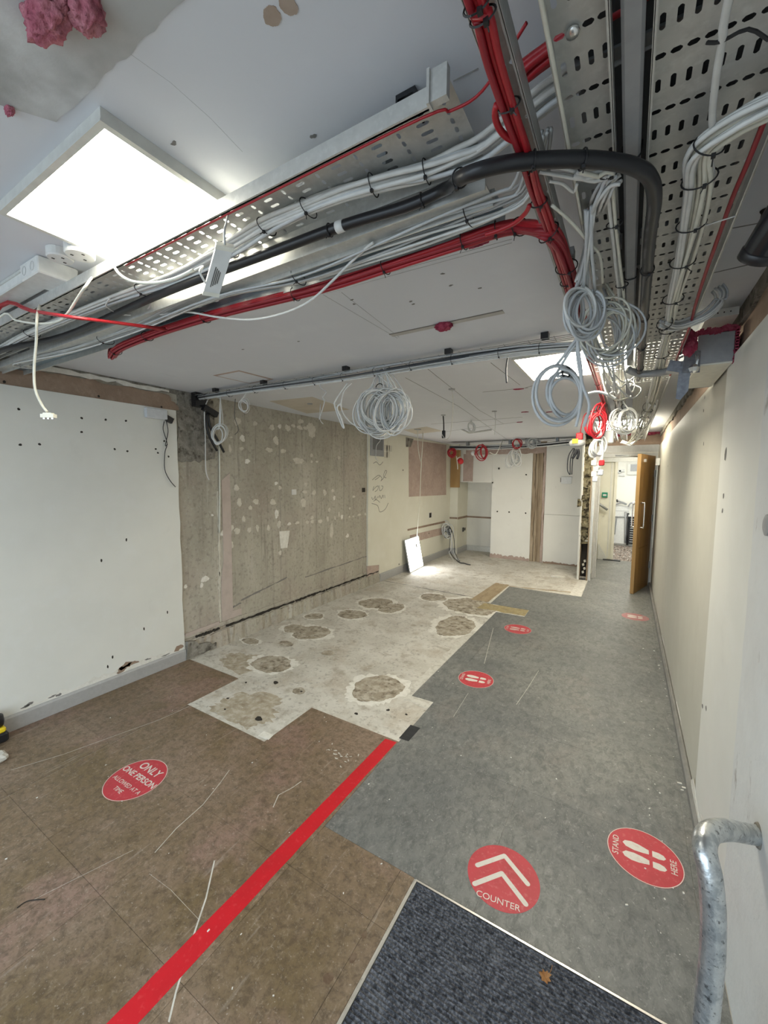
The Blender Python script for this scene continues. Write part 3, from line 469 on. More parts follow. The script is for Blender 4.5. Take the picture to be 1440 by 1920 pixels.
# ---- door wall, frame and corridor
dw = struct('wall_doorway', MB().box((-.468,7.2,2.105),(.75,7.32,CZ)), 'brown_plaster')
obj('foam_line', MB().prism(jag((-.46,2.24),(.36,2.25),24,.012,110)+[(.36,2.289),(-.46,2.289)], .02, 'y', 7.182), 'fire_foam', dw)
obj('door_lining', MB().box((-.468,7.18,1.995),(.36,7.2,2.104)), 'jamb_grey', dw)
tr = struct('trim_1', MB().box((-.44,7.19,1.93),(.352,7.32,1.99)), 'jamb_grey')
obj('jamb', MB().box((-.44,7.19,0),(-.40,7.32,1.93)), 'jamb_grey', tr); obj('jamb', MB().box((.312,7.19,0),(.352,7.32,1.93)), 'jamb_grey', tr)
obj('jamb_stop', MB().box((-.40,7.27,0),(-.385,7.32,1.93)), 'frame_white', tr)
wc = struct('wall_corridor', MB().box((-.62,8.07,0),(-.468,9.1,CZ)), 'cream_paint')
obj('wall_panel', MB().box((-.62,9.1,0),(-.235,9.16,CZ)), 'cream_paint', wc); obj('wall_panel', MB().box((.70,7.32,0),(.76,9.1,CZ)), 'cream_paint', wc)
obj('post', MB().box((-.235,9.06,0),(-.19,9.16,1.98)), 'cream_paint', wc); obj('transom', MB().box((-.46,9.05,1.93),(.7,9.16,2.03)), 'frame_white', wc); obj('bulkhead', MB().box((-.235,9.1,2.03),(.76,9.16,CZ)), 'cream_paint', wc)
obj('stair_string', MB().prism([(-.46,.0),(-.40,.0),(-.30,.0),(-.30,.05),(-.45,.30),(-.46,.30)], .03, 'y', 9.06), 'frame_white', wc)
obj('panel_bead', MB().box((-.30,9.09,.05),(-.285,9.1,1.93)), 'frame_white', wc)
f2 = struct('floor_rear', MB().box((-.9,9.1,-.12),(1.3,11.4,0)), 'carpet_stripe')
w3 = struct('wall_rear', MB().box((-.9,11.3,0),(1.3,11.4,CZ)), 'boardwall'); struct('ceiling_rear', MB().box((-.9,9.1,CZ),(1.3,11.4,CZ+.1)), 'ceiling_paint')
struct('wall_rear_left', MB().box((-.9,9.16,0),(-.8,11.3,CZ)), 'boardwall'); struct('wall_rear_right', MB().box((1.2,9.1,0),(1.3,11.3,CZ)), 'boardwall')
# shopfront behind the camera: lintel, piers and frame around the open glazing line, pavement outside
wf = struct('wall_front', MB().box((-3.45,-1.32,2.15),(.75,-1.2,CZ)), 'masonry_paint')
obj('pier', MB().box((-3.45,-1.32,0),(-3.0,-1.2,2.15)), 'masonry_paint', wf); obj('pier', MB().box((.1,-1.32,0),(.75,-1.2,2.15)), 'masonry_paint', wf)
for x in (-3.0,-1.45,.05): obj('mullion', MB().box((x,-1.3,0),(x+.05,-1.22,2.15)), 'steel_dull', wf)
struct('ground_outside', MB().box((-8,-9,-.14),(5,-1.2,-.02)), 'pavement')

# the oak door, standing open against the right wall
hx,hy = .305,7.20; fx,fy = .112,6.49
d1 = struct('door_1'); d1.location = (hx,hy,0); d1['label'] = 'oak veneered door standing open against the right wall'
dv = Vector((fx-hx,fy-hy,0)); W = dv.length; dv.normalize(); nv = Vector((dv.y,-dv.x,0))   # nv faces the room (left side)
if nv.x > 0: nv = -nv
P = lambda u,v_,z: Vector((hx,hy,0))+dv*u+nv*v_+Vector((0,0,z))
def dbox(u0,u1,v0,v1,z0,z1):
    return MB().obox(P((u0+u1)/2,(v0+v1)/2,(z0+z1)/2), dv*((u1-u0)/2), nv*((v1-v0)/2), Vector((0,0,(z1-z0)/2)))
obj('door_leaf', dbox(0,W,-.022,.022,.008,1.935), 'oak', d1)
obj('door_edge', dbox(W,W+.004,-.022,.022,.008,1.935), 'plywood', d1)
for sg in (-1,1):
    h = obj('pull_handle', MB().tube([P(W-.09,sg*.022,.93),P(W-.09,sg*.06,.93),P(W-.09,sg*.07,.95),P(W-.09,sg*.07,1.25),P(W-.09,sg*.06,1.27),P(W-.09,sg*.022,1.27)], .009, 8, 3), 'steel_bright', d1, True)
for z in (.32,1.02,1.68): obj('hinge', dbox(-.035,.035,-.034,-.020,z-.05,z+.05), 'steel_dull', d1)
obj('coat_hook', dbox(W-.16,W-.12,-.05,-.022,1.83,1.87), 'white_plastic', d1); obj('kick_line', dbox(.12,W-.12,-.0235,-.022,.62,.64), 'plywood', d1)
for a,b,c,d in [(.14,.145,.3,1.7),(W-.145,W-.14,.3,1.7)]: obj('panel_line', dbox(a,b,-.0232,-.022,c,d), 'plywood', d1)
obj('door_closer', MB().tube([P(W*.6,.03,1.90),P(W*.85,.16,1.92),P(W*.7,.36,1.93)], .009, 6, 3), 'steel_dull', d1)

# ================================================================ CEILING SERVICES
def slot_sheet(mb, P, nx, ny, px, py, pat):
    """perforated sheet: cells px*py, pat(i,j) -> (half length along x, half along y) of the slot or None; P(u,v) -> point"""
    for i in range(nx):
        for j in range(ny):
            u0,u1,v0,v1 = i*px,(i+1)*px,j*py,(j+1)*py; s_ = pat(i,j)
            if not s_: mb.add([P(u0,v0),P(u1,v0),P(u1,v1),P(u0,v1)],[(0,1,2,3)]); continue
            a,b = s_; cu,cv = (u0+u1)/2,(v0+v1)/2; r = min(a,b)*.7
            inn = [(cu-a+r,cv-b),(cu+a-r,cv-b),(cu+a,cv-b+r),(cu+a,cv+b-r),(cu+a-r,cv+b),(cu-a+r,cv+b),(cu-a,cv+b-r),(cu-a,cv-b+r)]
            mb.add([P(u0,v0),P(u1,v0),P(u1,v1),P(u0,v1)]+[P(*q) for q in inn],
                   [(0,1,5,4),(1,2,7,6),(2,3,9,8),(3,0,11,10),(1,6,5),(2,8,7),(3,10,9),(0,4,11)])
def ypat(i,j):   # alternating rows for a tray that runs along y
    return (.0068,.0042) if j % 2 == 0 else (.0034,.0115)
def tray_y(name, label, x0, x1, y0, y1, zb, zl, cols, side=.0018, rows=.0495, group='perforated cable trays along the room'):
    t = thing(name, label, 'cable tray', ((x0+x1)/2,(y0+y1)/2,zb), group)
    mb = MB(); px = (x1-x0)/cols; ny = int((y1-y0)/rows)
    slot_sheet(mb, lambda u,v: (x0+u,y0+v,zb), cols, ny, px, rows, ypat)
    obj('tray_base', mb, 'galvanised', t)
    for x in (x0,x1):
        obj('tray_lip', MB().box((x-side/2,y0,zl),(x+side/2,y0+ny*rows,zb+.001)).box((x-.0035 if x == x1 else x,y0,zl),(x if x == x1 else x+.0035,y0+ny*rows,zl+.0015)), 'galvanised', t)
    return t
T1 = tray_y('cable_tray', 'narrow galvanised tray carrying the red cable bundle', -.192, -.156, -.4, 6.9, 2.160, 2.130, 2)
T2 = tray_y('cable_tray', 'galvanised slotted tray between the red cables and the grey conduit', -.116, -.047, -.4, 6.9, 2.160, 2.130, 4)
T3 = tray_y('cable_tray', 'wide galvanised slotted tray nearest the right wall', -.001, .166, -.4, 6.9, 2.162, 2.130, 9)
obj('bolt', MB().lathe([(.001,0),(.008,.001),(.009,.004),(.006,.007),(.001,.008)], (*(-0.09053, 0.6129, 2.16)[:2],2.152), 10), 'steel_bright', T2, True)
# hangers up to the ceiling
for t,x0,x1 in ((T1,-.192,-.156),(T2,-.116,-.047),(T3,-.001,.166)):
    for y in (.15,1.2,2.9,4.2,5.6):
        hs_ = MB().box((x0-.004,y,2.163),(x1+.004,y+.03,2.187))
        if t is T1 or y > 2.3: hs_.box((x0-.004,y+.01,2.187),(x0-.0005,y+.02,CZ))
        obj('hanger_strut', hs_, 'steel_dull', t)
# tray that runs across the room
def xpat(i,j):
    return (.0125,.0040) if i % 2 == 0 else (.0035,.0068)
lt = thing('cable_tray', 'galvanised slotted tray crossing the room beside the square light', 'cable tray', (-1.7,.72,2.236), 'perforated cable trays along the room')
mb = MB(); X0,X1 = -3.2,-.283; ncx = 58; cw = (X1-X0)/ncx
slot_sheet(mb, lambda u,v: (X0+u,.668+v,2.232), ncx, 8, cw, .0215, xpat); obj('tray_base', mb, 'galvanised', lt)
obj('tray_lip', MB().box((X0,.664,2.20),(X1-.035,.668,2.236)).box((X0,.660,2.20),(X1-.035,.668,2.203)), 'galvanised', lt)
obj('tray_lip', MB().box((X0,.840,2.205),(X1,.843,2.236)), 'galvanised', lt)
obj('end_bracket', MB().box((X1-.03,.655,2.2),(X1,.668,2.25)).box((X1-.034,.65,2.196),(X1-.029,.668,2.25)), 'galvanised', lt)
for x in (-2.9,-2.1,-1.2,-.5): obj('hanger_strut', MB().box((x,.775,2.238),(x+.03,.85,2.288)), 'steel_dull', lt)
bk = thing('ceiling_bracket', 'small black channel bracket fixed to the ceiling beside the tray', 'bracket', (-.36,.64,2.25))
bp_ = (-0.3862, 0.7159, 2.27)
obj('bracket_channel', MB().box((bp_[0]-.020,bp_[1]-.012,2.255),(bp_[0]-.016,bp_[1]+.03,2.289)).box((bp_[0]+.016,bp_[1]-.012,2.255),(bp_[0]+.020,bp_[1]+.03,2.289)).box((bp_[0]-.016,bp_[1]-.012,2.28),(bp_[0]+.016,bp_[1]+.03,2.289)), 'black_plastic', bk)
obj('bracket_bolt', MB().lathe([(.001,0),(.008,.001),(.008,.010),(.001,.011)], (bp_[0],bp_[1]+.01,2.265), 8), 'steel_dull', bk)
# struts and the bluish tray behind it
st = thing('steel_channel', 'long plain steel channel running across beside the black pipe', 'channel', (-1.7,.90,2.20))
obj('channel_web', MB().box((-3.2,.872,2.19),(-.285,.925,2.194)), 'galvanised', st)
obj('channel_flange', MB().box((-3.2,.868,2.178),(-.285,.872,2.212)), 'galvanised', st); obj('channel_flange', MB().box((-3.2,.925,2.178),(-.285,.929,2.212)), 'galvanised', st)
for x in (-2.8,-1.8,-.9,-.4): obj('fixing_strut', MB().box((x,.88,2.195),(x+.03,.92,CZ)), 'steel_dull', st)
s2 = thing('cable_tray', 'bluish steel tray crossing the room beside the red bundle', 'cable tray', (-1.7,.98,2.22), 'perforated cable trays along the room')
mb = MB(); slot_sheet(mb, lambda u,v: (X0+u,.936+v,2.218), ncx, 4, (-.285-X0)/ncx, .0225, lambda i,j: (.010,.0035) if j in (1,2) and i % 2 else None); obj('tray_base', mb, 'blue_steel', s2)
for y in (.936,1.026): obj('tray_lip', MB().box((X0,y-.0015,2.192),(-.285,y+.0015,2.22)), 'galvanised', s2)
for x in (-2.5,-1.5,-.6): obj('hanger_strut', MB().box((x,.94,2.222),(x+.03,1.02,CZ)), 'steel_dull', s2)

# ---- cables
def frames(P):
    out = []
    for i,p in enumerate(P):
        t = (P[min(i+1,len(P)-1)]-P[max(i-1,0)]).normalized()
        ref = Vector((0,0,1)) if abs(t.z) < .92 else Vector((1,0,0))
        a = t.cross(ref).normalized(); out.append((a, a.cross(t).normalized()))
    return out
def bundle(name, label, path, n, sp, r, mats, ties=(), cat='cables', flat=1.0, seed=1, tie_r=None, group=None, wob=.35, tails=True, tie_mat='tie_black'):
    rr = random.Random(seed); P = spline(path, 4); F = frames(P); L = len(P)
    t = thing(name, label, cat, tuple(P[L//2]), group)
    mats = [mats] if isinstance(mats,str) else mats
    offs = []
    for k in range(n):
        best = None
        for _ in range(30):
            a = rr.uniform(0,6.283); d = sp*math.sqrt(rr.random()); c = (math.cos(a)*d, math.sin(a)*d*flat)
            q = min([math.hypot(c[0]-o[0],(c[1]-o[1])/max(flat,.3)) for o in offs] or [9])
            if best is None or q > best[0]: best = (q,c)
        offs.append(best[1])
    for k,(ox,oy) in enumerate(offs):
        ph = [rr.uniform(0,6.28) for _ in range(4)]; fr = [rr.uniform(.10,.28) for _ in range(2)]
        pts = []
        for i,(p,(a,b)) in enumerate(zip(P,F)):
            wx = math.sin(i*fr[0]+ph[0])*sp*wob; wy = math.sin(i*fr[1]+ph[1])*sp*wob*flat
            pts.append(p+a*(ox+wx)+b*(oy+wy))
        obj('cable', MB().tube(pts, r, 6, 1), mats[k % len(mats)], t, True)
    for tt in ties: ziptie(t, P, F, tt, (tie_r or sp*1.25+r), flat, rr, tails, tie_mat)
    return t
def ziptie(t, P, F, f, R_, flat=1., rr=R, tail=True, mat='tie_black'):
    i = max(0,min(len(P)-1,int(f*(len(P)-1)))); p = P[i]; a,b = F[i]
    ring = [p+a*(math.cos(k*.6283)*R_)+b*(math.sin(k*.6283)*R_*max(flat,.5)) for k in range(10)]
    mb = MB().tube(ring, .0014, 4, 2, True)
    tp = p+a*(R_*.3)-b*(R_*max(flat,.5)); mb.obox(tp,(.003,0,0),(0,.003,0),(0,0,.003))
    if tail: mb.tube([tp,tp+Vector((rr.uniform(-.01,.01),rr.uniform(-.01,.01),-rr.uniform(.004,.012)))], .001, 4, 1)
    obj('cable_tie', mb, mat, t)
def cable(name, label, path, r, mat, cat='cable', k=5, group=None):
    o = obj(name, MB().tube(path, r, 7, k), mat, None, True); return tag(o, label, cat, group)
UR = Vector((math.cos(yaw), math.sin(yaw), 0)); UZ = Vector((0,0,1)); UF = Vector((-math.sin(yaw), math.cos(yaw), 0))
def loops(c, w_, h_, turns, seed, n=14, jit=.12, drift=.03, start=.25, rot=0.0, ax=None):
    rr = random.Random(seed); c = Vector(c); ax = ax or UR; pts = []
    k = 1.0; dx = dz = 0
    N_ = int(turns*n)
    for i in range(N_+1):
        if i % n == 0: k2 = 1+rr.uniform(-jit,jit); dx2,dz2 = rr.uniform(-jit,jit)*w_*.5, rr.uniform(-jit,jit)*h_*.5; dd = rr.uniform(-drift,drift)
        f = (i % n)/n
        if i < n and i == 0: k,dx,dz,d0 = k2,dx2,dz2,dd
        kk = k+(k2-k)*min(1,1/n*2); k += (k2-k)*.18; dx += (dx2-dx)*.18; dz += (dz2-dz)*.18; d0 += (dd-d0)*.18
        a = 2*math.pi*(start+i/n)
        x,z = math.cos(a)*w_/2*k+dx, math.sin(a)*h_/2*k+dz
        x,z = x*math.cos(rot)-z*math.sin(rot), x*math.sin(rot)+z*math.cos(rot)
        pts.append(c+ax*x+UZ*z+UF*d0)
    return pts
def coil(name, label, hang, c, w_, h_, strands, turns, r, mats, seed, tie=True, rot=0., jit=.14, drift=.02, cat='cable coil', extra=None, ax=None, group=None):
    """a coil of cable hung from `hang`; each strand is a cable part"""
    t = thing(name, label, cat, tuple(c), group); rr = random.Random(seed)
    mats = [mats] if isinstance(mats,str) else mats; c = Vector(c)
    for k in range(strands):
        cc = c+UR*rr.uniform(-.20,.20)*w_+UZ*rr.uniform(-.14,.08)*h_+UF*rr.uniform(-drift,drift)
        kk = rr.uniform(-.5,.5)
        pts = loops(cc, w_*rr.uniform(.70,1.12), h_*rr.uniform(.78,1.08), turns, seed*17+k, 14, jit, drift, .25, rot+rr.uniform(-.4,.4), (ax or (UR*math.cos(kk)+UF*math.sin(kk))))
        if hang:
            hp = Vector(hang)+UR*rr.uniform(-.12,.12)*w_+UF*rr.uniform(-.01,.01)
            pts = [hp, hp.lerp(pts[0],.5)+UR*rr.uniform(-.05,.05)*w_]+pts
        obj('cable', MB().tube(pts, r, 6, 2), mats[k % len(mats)], t, True)
    if tie:
        top = c+UZ*h_*.5
        ring = [top+UR*(math.cos(q*.785)*w_*.10+0)+UZ*(math.sin(q*.785)*h_*.10) for q in range(8)]
        obj('cable_tie', MB().tube(ring, .0028, 5, 2, True), 'tie_black', t)
    for e in (extra or []): obj('cable', MB().tube(e, r, 6, 4), mats[0], t, True)
    return t

# red bundle under the narrow tray
rp = [(-.176,-.3,2.118),(-.176,.42,2.118)]+[(-0.1715, 0.4975, 2.115), (-0.1737, 0.5556, 2.115), (-0.1734, 0.6497, 2.115), (-0.1729, 0.7305, 2.115), (-0.1765, 0.8298, 2.115), (-0.1739, 0.9215, 2.115), (-0.1718, 1.238, 2.115), (-0.175, 1.537, 2.115)]+[(-.176,1.9,2.115),(-.174,2.6,2.117),(-.174,3.6,2.117),(-.174,4.6,2.117)]
bundle('cable_bundle', 'red cable bundle tied under the narrow tray running down the room', rp, 4, .0085, .0048, ['cable_red','cable_red','cable_red_dark'], (.10,.17,.30,.42,.50,.56,.62,.68,.74,.8,.86,.92), seed=3, flat=.6, wob=.25)
# red bundle across the room, turning into the depth run
rc = [(-2.32,1.12,2.27)]+[(-2.27, 1.086, 2.185), (-2.088, 1.036, 2.185), (-1.713, 1.01, 2.185), (-1.305, 1.013, 2.185), (-0.8756, 1.045, 2.185), (-0.5622, 1.037, 2.185), (-0.39, 1.032, 2.185), (-0.3073, 1.029, 2.185), (-0.2536, 1.043, 2.185)]+[(-0.1845, 0.971, 2.12), (-0.1665, 1.035, 2.12), (-0.1624, 1.159, 2.12), (-0.1645, 1.33, 2.12)]+[(-.168,1.75,2.112)]
bundle('cable_bundle', 'thick red cable bundle crossing the ceiling and bending into the depth run', rc, 12, .0165, .0054, ['cable_red','cable_red','cable_red_dark'], (.13,.2,.27,.34,.42,.5,.58,.66,.74,.86), seed=5, flat=.7, wob=.25)
cable('cable', 'single red cable emerging from the tray end towards the depth trays', [(-1.3,.672,2.2),(-.7,.672,2.2)]+[(-0.3375, 0.6745, 2.2), (-0.2886, 0.6869, 2.2), (-0.2311, 0.6793, 2.2)]+[(-.15,.615,2.2)], .0024, 'cable_red')
cable('cable', 'red cable looping off the depth bundle below the tray', [(-0.1916, 0.8583, 2.112), (-0.204, 0.8787, 2.112), (-0.2297, 0.8991, 2.112), (-0.2653, 0.9077, 2.112), (-0.2945, 0.9082, 2.112)], .0045, 'cable_red')
cable('cable', 'short red cable loop bulging left of the red bundle', [(-0.1891, 0.6205, 2.118), (-0.1963, 0.6352, 2.118), (-0.1972, 0.6612, 2.118), (-0.1904, 0.6856, 2.118), (-0.176, 0.7059, 2.118)], .005, 'cable_red')
bundle('cable_bundle', 'red cables passing above the slotted trays near the shopfront', [(-.188,.69,2.2)]+[(-0.1668, 0.6875, 2.2), (-0.1382, 0.6786, 2.2)]+[(-.05,.66,2.2),(.2,.64,2.2)], 5, .012, .006, 'cable_red', seed=9, flat=.4)
# white bundle under the crossing tray
wh = [(-3.15,.80,2.215),(-2.72,.80,2.214)]+[(-2.684, 0.7949, 2.212), (-2.31, 0.7791, 2.212), (-1.668, 0.7886, 2.212), (-1.271, 0.8088, 2.212), (-0.9848, 0.7873, 2.212), (-0.8156, 0.7671, 2.212), (-0.7068, 0.7666, 2.212), (-0.5823, 0.7701, 2.212), (-0.4805, 0.7864, 2.212), (-0.3889, 0.8053, 2.212), (-0.3209, 0.8095, 2.212), (-0.2557, 0.8061, 2.212)]+[(-.1,.74,2.205),(.1,.72,2.2)]
bundle('cable_bundle', 'white cable bundle tied under the tray crossing the room', wh, 12, .020, .0052, ['cable_white','cable_white','cable_grey'], (.12,.2,.3,.4,.48,.56,.66,.74), seed=11, flat=.55, wob=.3)
bundle('cable_bundle', 'loose grey cables on the bluish tray crossing the room', [(-2.9,.97,2.188)]+[(-2.859, 0.8869, 2.186), (-2.31, 0.9403, 2.186), (-1.75, 0.9435, 2.186), (-1.225, 0.9106, 2.186), (-0.8882, 0.9606, 2.186), (-0.6145, 0.9535, 2.186), (-0.4254, 0.9446, 2.186), (-0.2824, 0.94, 2.186), (-0.2156, 0.9215, 2.186)]+[(-.16,.80,2.19)], 9, .026, .0034, ['cable_grey','cable_white'], (.25,.5,.75), seed=13, flat=.3, wob=.7)
# black armoured pipe: along the tray, under everything, then down the room
bpath = [(-3.2,.852,2.205)]+[(-2.68, 0.7726, 2.19), (-2.147, 0.8366, 2.19), (-1.379, 0.8184, 2.19), (-0.8793, 0.8255, 2.19), (-0.6284, 0.8311, 2.19), (-0.4615, 0.8483, 2.19), (-0.3557, 0.8405, 2.19)]+[(-0.2687, 0.7041, 2.1), (-0.1986, 0.7138, 2.1), (-0.1216, 0.7488, 2.1), (-0.06215, 0.7864, 2.1), (-0.01721, 0.8287, 2.1), (0.006882, 0.8751, 2.1), (0.01565, 0.9496, 2.1), (0.01318, 1.086, 2.1), (0.0153, 1.42, 2.1), (0.0176, 1.91, 2.1), (0.0195, 2.263, 2.1)]+[(.016,2.5,2.10)]
bpp = thing('black_pipe', 'thick black pipe sweeping under the trays and bending down the room', 'pipe', tuple(bpath[12]))
obj('pipe', MB().tube(bpath, .0125, 12, 6), 'black_rubber', bpp, True)
a_,b_ = [(-0.6413, 0.8308, 2.19), (-0.6203, 0.831, 2.19)]; obj('white_band', MB().tube([a_,b_], .0135, 12, 2), 'white_plastic', bpp, True)
Pb = spline(bpath,6); Fb = frames(Pb)
for f in (.26,.34,.42,.50,.56,.82,.86,.90,.95): ziptie(bpp, Pb, Fb, f, .0145)
# grey square conduit between the trays
gc = thing('conduit', 'grey square conduit running down the room between the slotted trays', 'conduit', (-.023,1.0,2.14))
obj('conduit', MB().rbox((-.036,-.4,2.135),(-.010,2.35,2.161),.004), 'duct_grey', gc)
for y in (.86,1.35,1.9): obj('conduit_joint', MB().tube([(-.037,y,2.16),(-.036,y,2.139),(-.030,y,2.1335),(-.016,y,2.1335),(-.010,y,2.139),(-.009,y,2.16)], .0018, 5, 2), 'tie_black', gc)
vd = thing('slot_shade_box', 'dark box added above the slotted trays to blacken their slots near the shopfront', 'shade box', (.03,1.0,2.2))  # added dark box with flanges: its colour stands in for shade behind tray slots
obj('shade_box_shell', MB().rbox((-.10,-.4,2.192),(.155,2.2,2.28),.01), 'cable_dark', vd)
for y in (.0,.7,1.4,2.1): obj('shade_box_flange', MB().box((-.106,y,2.188),(.161,y+.02,2.286)), 'steel_dull', vd)
# pale run beside the slotted tray T2
cable('cable', 'thin pale cable clipped along the lip of the middle tray', [(-.114,-.3,2.128),(-.114,.2,2.128)]+[(-0.1134, 0.534, 2.128), (-0.1127, 0.5812, 2.128), (-0.1125, 0.6369, 2.128), (-0.1123, 0.7041, 2.128), (-0.1122, 0.7673, 2.128)]+[(-.112,1.0,2.127)], .0028, 'cable_cream')
# thick white bundle under the wide tray
wb_ = [(0.1429, 0.8113, 2.118), (0.1191, 0.8068, 2.118), (0.09302, 0.8327, 2.118), (0.0776, 0.8642, 2.118)]+[(0.0761, 0.8926, 2.108), (0.08083, 0.9854, 2.108), (0.08577, 1.146, 2.108), (0.08905, 1.308, 2.108), (0.08806, 1.526, 2.108), (0.09713, 1.784, 2.108), (0.09571, 2.104, 2.108)]+[(0.07121, 1.979, 2.1), (0.1149, 2.317, 2.1)]
b1 = [(.33,.77,2.12),(.24,.80,2.118)]+[(0.1335, 0.8189, 2.112), (0.1071, 0.8324, 2.112), (0.0835, 0.8549, 2.112), (0.07572, 0.8854, 2.112), (0.0825, 0.961, 2.112), (0.08507, 1.088, 2.112), (0.0863, 1.257, 2.112), (0.08535, 1.493, 2.112), (0.09156, 1.709, 2.112), (0.09329, 2.036, 2.112)]+[(.095,2.35,2.108),(.10,2.7,2.115),(.10,3.4,2.112)]
bundle('cable_bundle', 'fat white cable bundle tied under the wide tray', b1, 14, .0175, .0042, ['cable_white','cable_white','cable_cream'], (.30,.42,.5,.58,.66,.74,.82), seed=17, flat=.6, wob=.3)
bundle('cable_bundle', 'knotted cream cables hanging off the far end of the wide tray', [(.10,3.3,2.112),(.10,3.8,2.10),(.09,4.4,2.105),(.085,5.0,2.09),(.07,5.6,2.08),(.0,5.9,2.03),(-.10,5.95,2.06)], 8, .028, .0055, ['cable_white','cable_cream'], (.1,.2,.3,.4,.5,.6,.7,.8), seed=19, flat=.9, wob=.8)
cable('cable', 'single thick white cable crossing the wide slotted tray near the camera', [(.075,.35,2.125)]+[(0.06984, 0.6303, 2.122), (0.07184, 0.6766, 2.122), (0.07431, 0.7399, 2.122), (0.07993, 0.8093, 2.122), (0.08913, 0.8614, 2.122), (0.08366, 0.8864, 2.122)], .0048, 'cable_white')
cable('cable', 'single red cable clipped along the outer edge of the wide tray', [(.152,.6,2.124)]+[(0.1483, 0.8824, 2.122), (0.1472, 0.957, 2.122), (0.144, 1.056, 2.122), (0.1447, 1.209, 2.122), (0.1459, 1.39, 2.122), (0.1506, 1.623, 2.122), (0.1576, 1.806, 2.122)]+[(.157,2.1,2.122),(.157,2.6,2.122)], .0042, 'cable_red_dark')
tiepath = [Vector(p) for p in [(0.1198, 0.7062, 2.12), (0.09554, 0.678, 2.12), (0.07084, 0.6793, 2.12), (0.05585, 0.6718, 2.12)]]
tb = obj('cable_tie', MB().tube(tiepath,.0022,5,3), 'tie_black', None); tag(tb,'black cable tie around the single white cable near the camera','cable tie')
# sweep of white cables off the bundle into the right wall
sw = (0.07442, 1.75, 2.116); bundle('cable_bundle', 'white cables sweeping from the bundle into the right wall box', [(0.07107, 1.654, 2.1), (0.1031, 1.716, 2.1)]+[(0.1465, 1.75, 2.113), (0.1914, 1.75, 2.129), (0.2216, 1.75, 2.161), (0.2294, 1.75, 2.189), (0.2185, 1.75, 2.212)], 9, .016, .0036, ['cable_white','cable_grey'], (.05,), seed=23, flat=.9, wob=.35)
# cable run across the room at the second ceiling bay
rn = thing('wire_tray', 'slim wire tray holding the cable run across the second ceiling bay', 'cable tray', (-1.7,2.17,2.255))
for y in (2.135,2.16,2.185,2.21): obj('tray_wire', MB().tube([(-3.15,y,2.262),(-.25,y,2.262)], .002, 5, 1), 'steel_dull', rn)
for k in range(24): obj('tray_wire', MB().tube([(-3.1+k*.12,2.13,2.264),(-3.1+k*.12,2.215,2.264)], .002, 5, 1), 'steel_dull', rn)
for x in (-2.9,-2.35,-1.6,-.9,-.4): obj('tray_clip', MB().box((x,2.12,2.262),(x+.035,2.16,2.289)), 'black_plastic', rn)
bundle('cable_bundle', 'grey cable run tied across the second ceiling bay', [(-3.12,2.17,2.242),(-2.6,2.17,2.244),(-2.0,2.18,2.240),(-1.5,2.165,2.234),(-1.0,2.17,2.240),(-.5,2.165,2.234),(-.22,2.16,2.21)], 14, .024, .0044, ['cable_grey','cable_dark','cable_grey','cable_white'], (.08,.16,.24,.32,.4,.48,.56,.64,.72,.8,.88), seed=29, flat=.75, wob=.5)

# ---- hanging coils
coil('cable_coil', 'big tangle of white cable coils hanging from the cable run in mid room', (-1.36,2.17,2.25), (-1.333, 2.15, 2.001), .24, .26, 9, 3, .0042, ['cable_white','cable_white','cable_grey'], 31, jit=.2, drift=.05)
coil('cable_coil', 'second lobe of white cable loops right of the big hanging tangle', (-1.30,2.17,2.25), (-1.257, 2.17, 1.998), .16, .22, 6, 3, .0038, ['cable_white','cable_grey'], 32, jit=.2, drift=.04)
cable('cable', 'long white cable loop hanging left of the big tangle', [(-1.557, 2.17, 2.19), (-1.621, 2.17, 2.14), (-1.643, 2.17, 2.039), (-1.578, 2.17, 1.948), (-1.473, 2.17, 1.891), (-1.391, 2.17, 1.863)], .0042, 'cable_white')
cable('cable', 'folded white cable hook hanging left of the big tangle', [(-1.591, 2.17, 2.194), (-1.687, 2.17, 2.094), (-1.696, 2.17, 2.054), (-1.643, 2.17, 1.935), (-1.621, 2.17, 1.909), (-1.643, 2.17, 1.97), (-1.678, 2.17, 2.042), (-1.643, 2.17, 2.066)], .0055, 'cable_white')
cable('cable', 'thin grey knotted tail dropping from the cable run towards the concrete wall', [(-1.785, 2.17, 2.272), (-1.823, 2.17, 2.196), (-1.768, 2.17, 2.155), (-1.8, 2.17, 2.123), (-1.786, 2.17, 2.086), (-1.834, 2.17, 1.976)], .0028, 'cable_grey')
coil('cable_coil', 'small white cable loop hanging near the left end of the cable run', (-2.494, 2.17, 2.268), (-2.582, 2.17, 2.136), .07, .10, 2, 2, .003, 'cable_white', 35, tie=False)
coil('cable_coil', 'white cable coil hanging in front of the black pipes by the concrete wall', (-2.899, 2.19, 2.243), (-2.919, 2.19, 1.929), .10, .14, 3, 2, .005, 'cable_white', 36, tie=False)
cable('cable', 'white cable dropping down the bare concrete from the hanging coil', [(-3.21, 2.406, 1.868), (-3.21, 2.402, 1.553), (-3.21, 2.387, 1.061)], .006, 'cable_cream')
cable('cable', 'thin white cable dropping in front of the concrete at the cable run end', [(-3.14, 2.297, 2.303), (-3.14, 2.22, 2.168), (-3.14, 2.217, 1.92), (-3.14, 2.213, 1.645), (-3.14, 2.241, 1.553)], .0045, 'cable_white')
cable('cable', 'thin dark wire drooping in front of the filler spots', [(-3.1, 2.512, 2.338), (-3.1, 2.494, 2.135), (-3.1, 2.533, 2.019), (-3.1, 2.49, 1.966)], .0025, 'cable_dark')
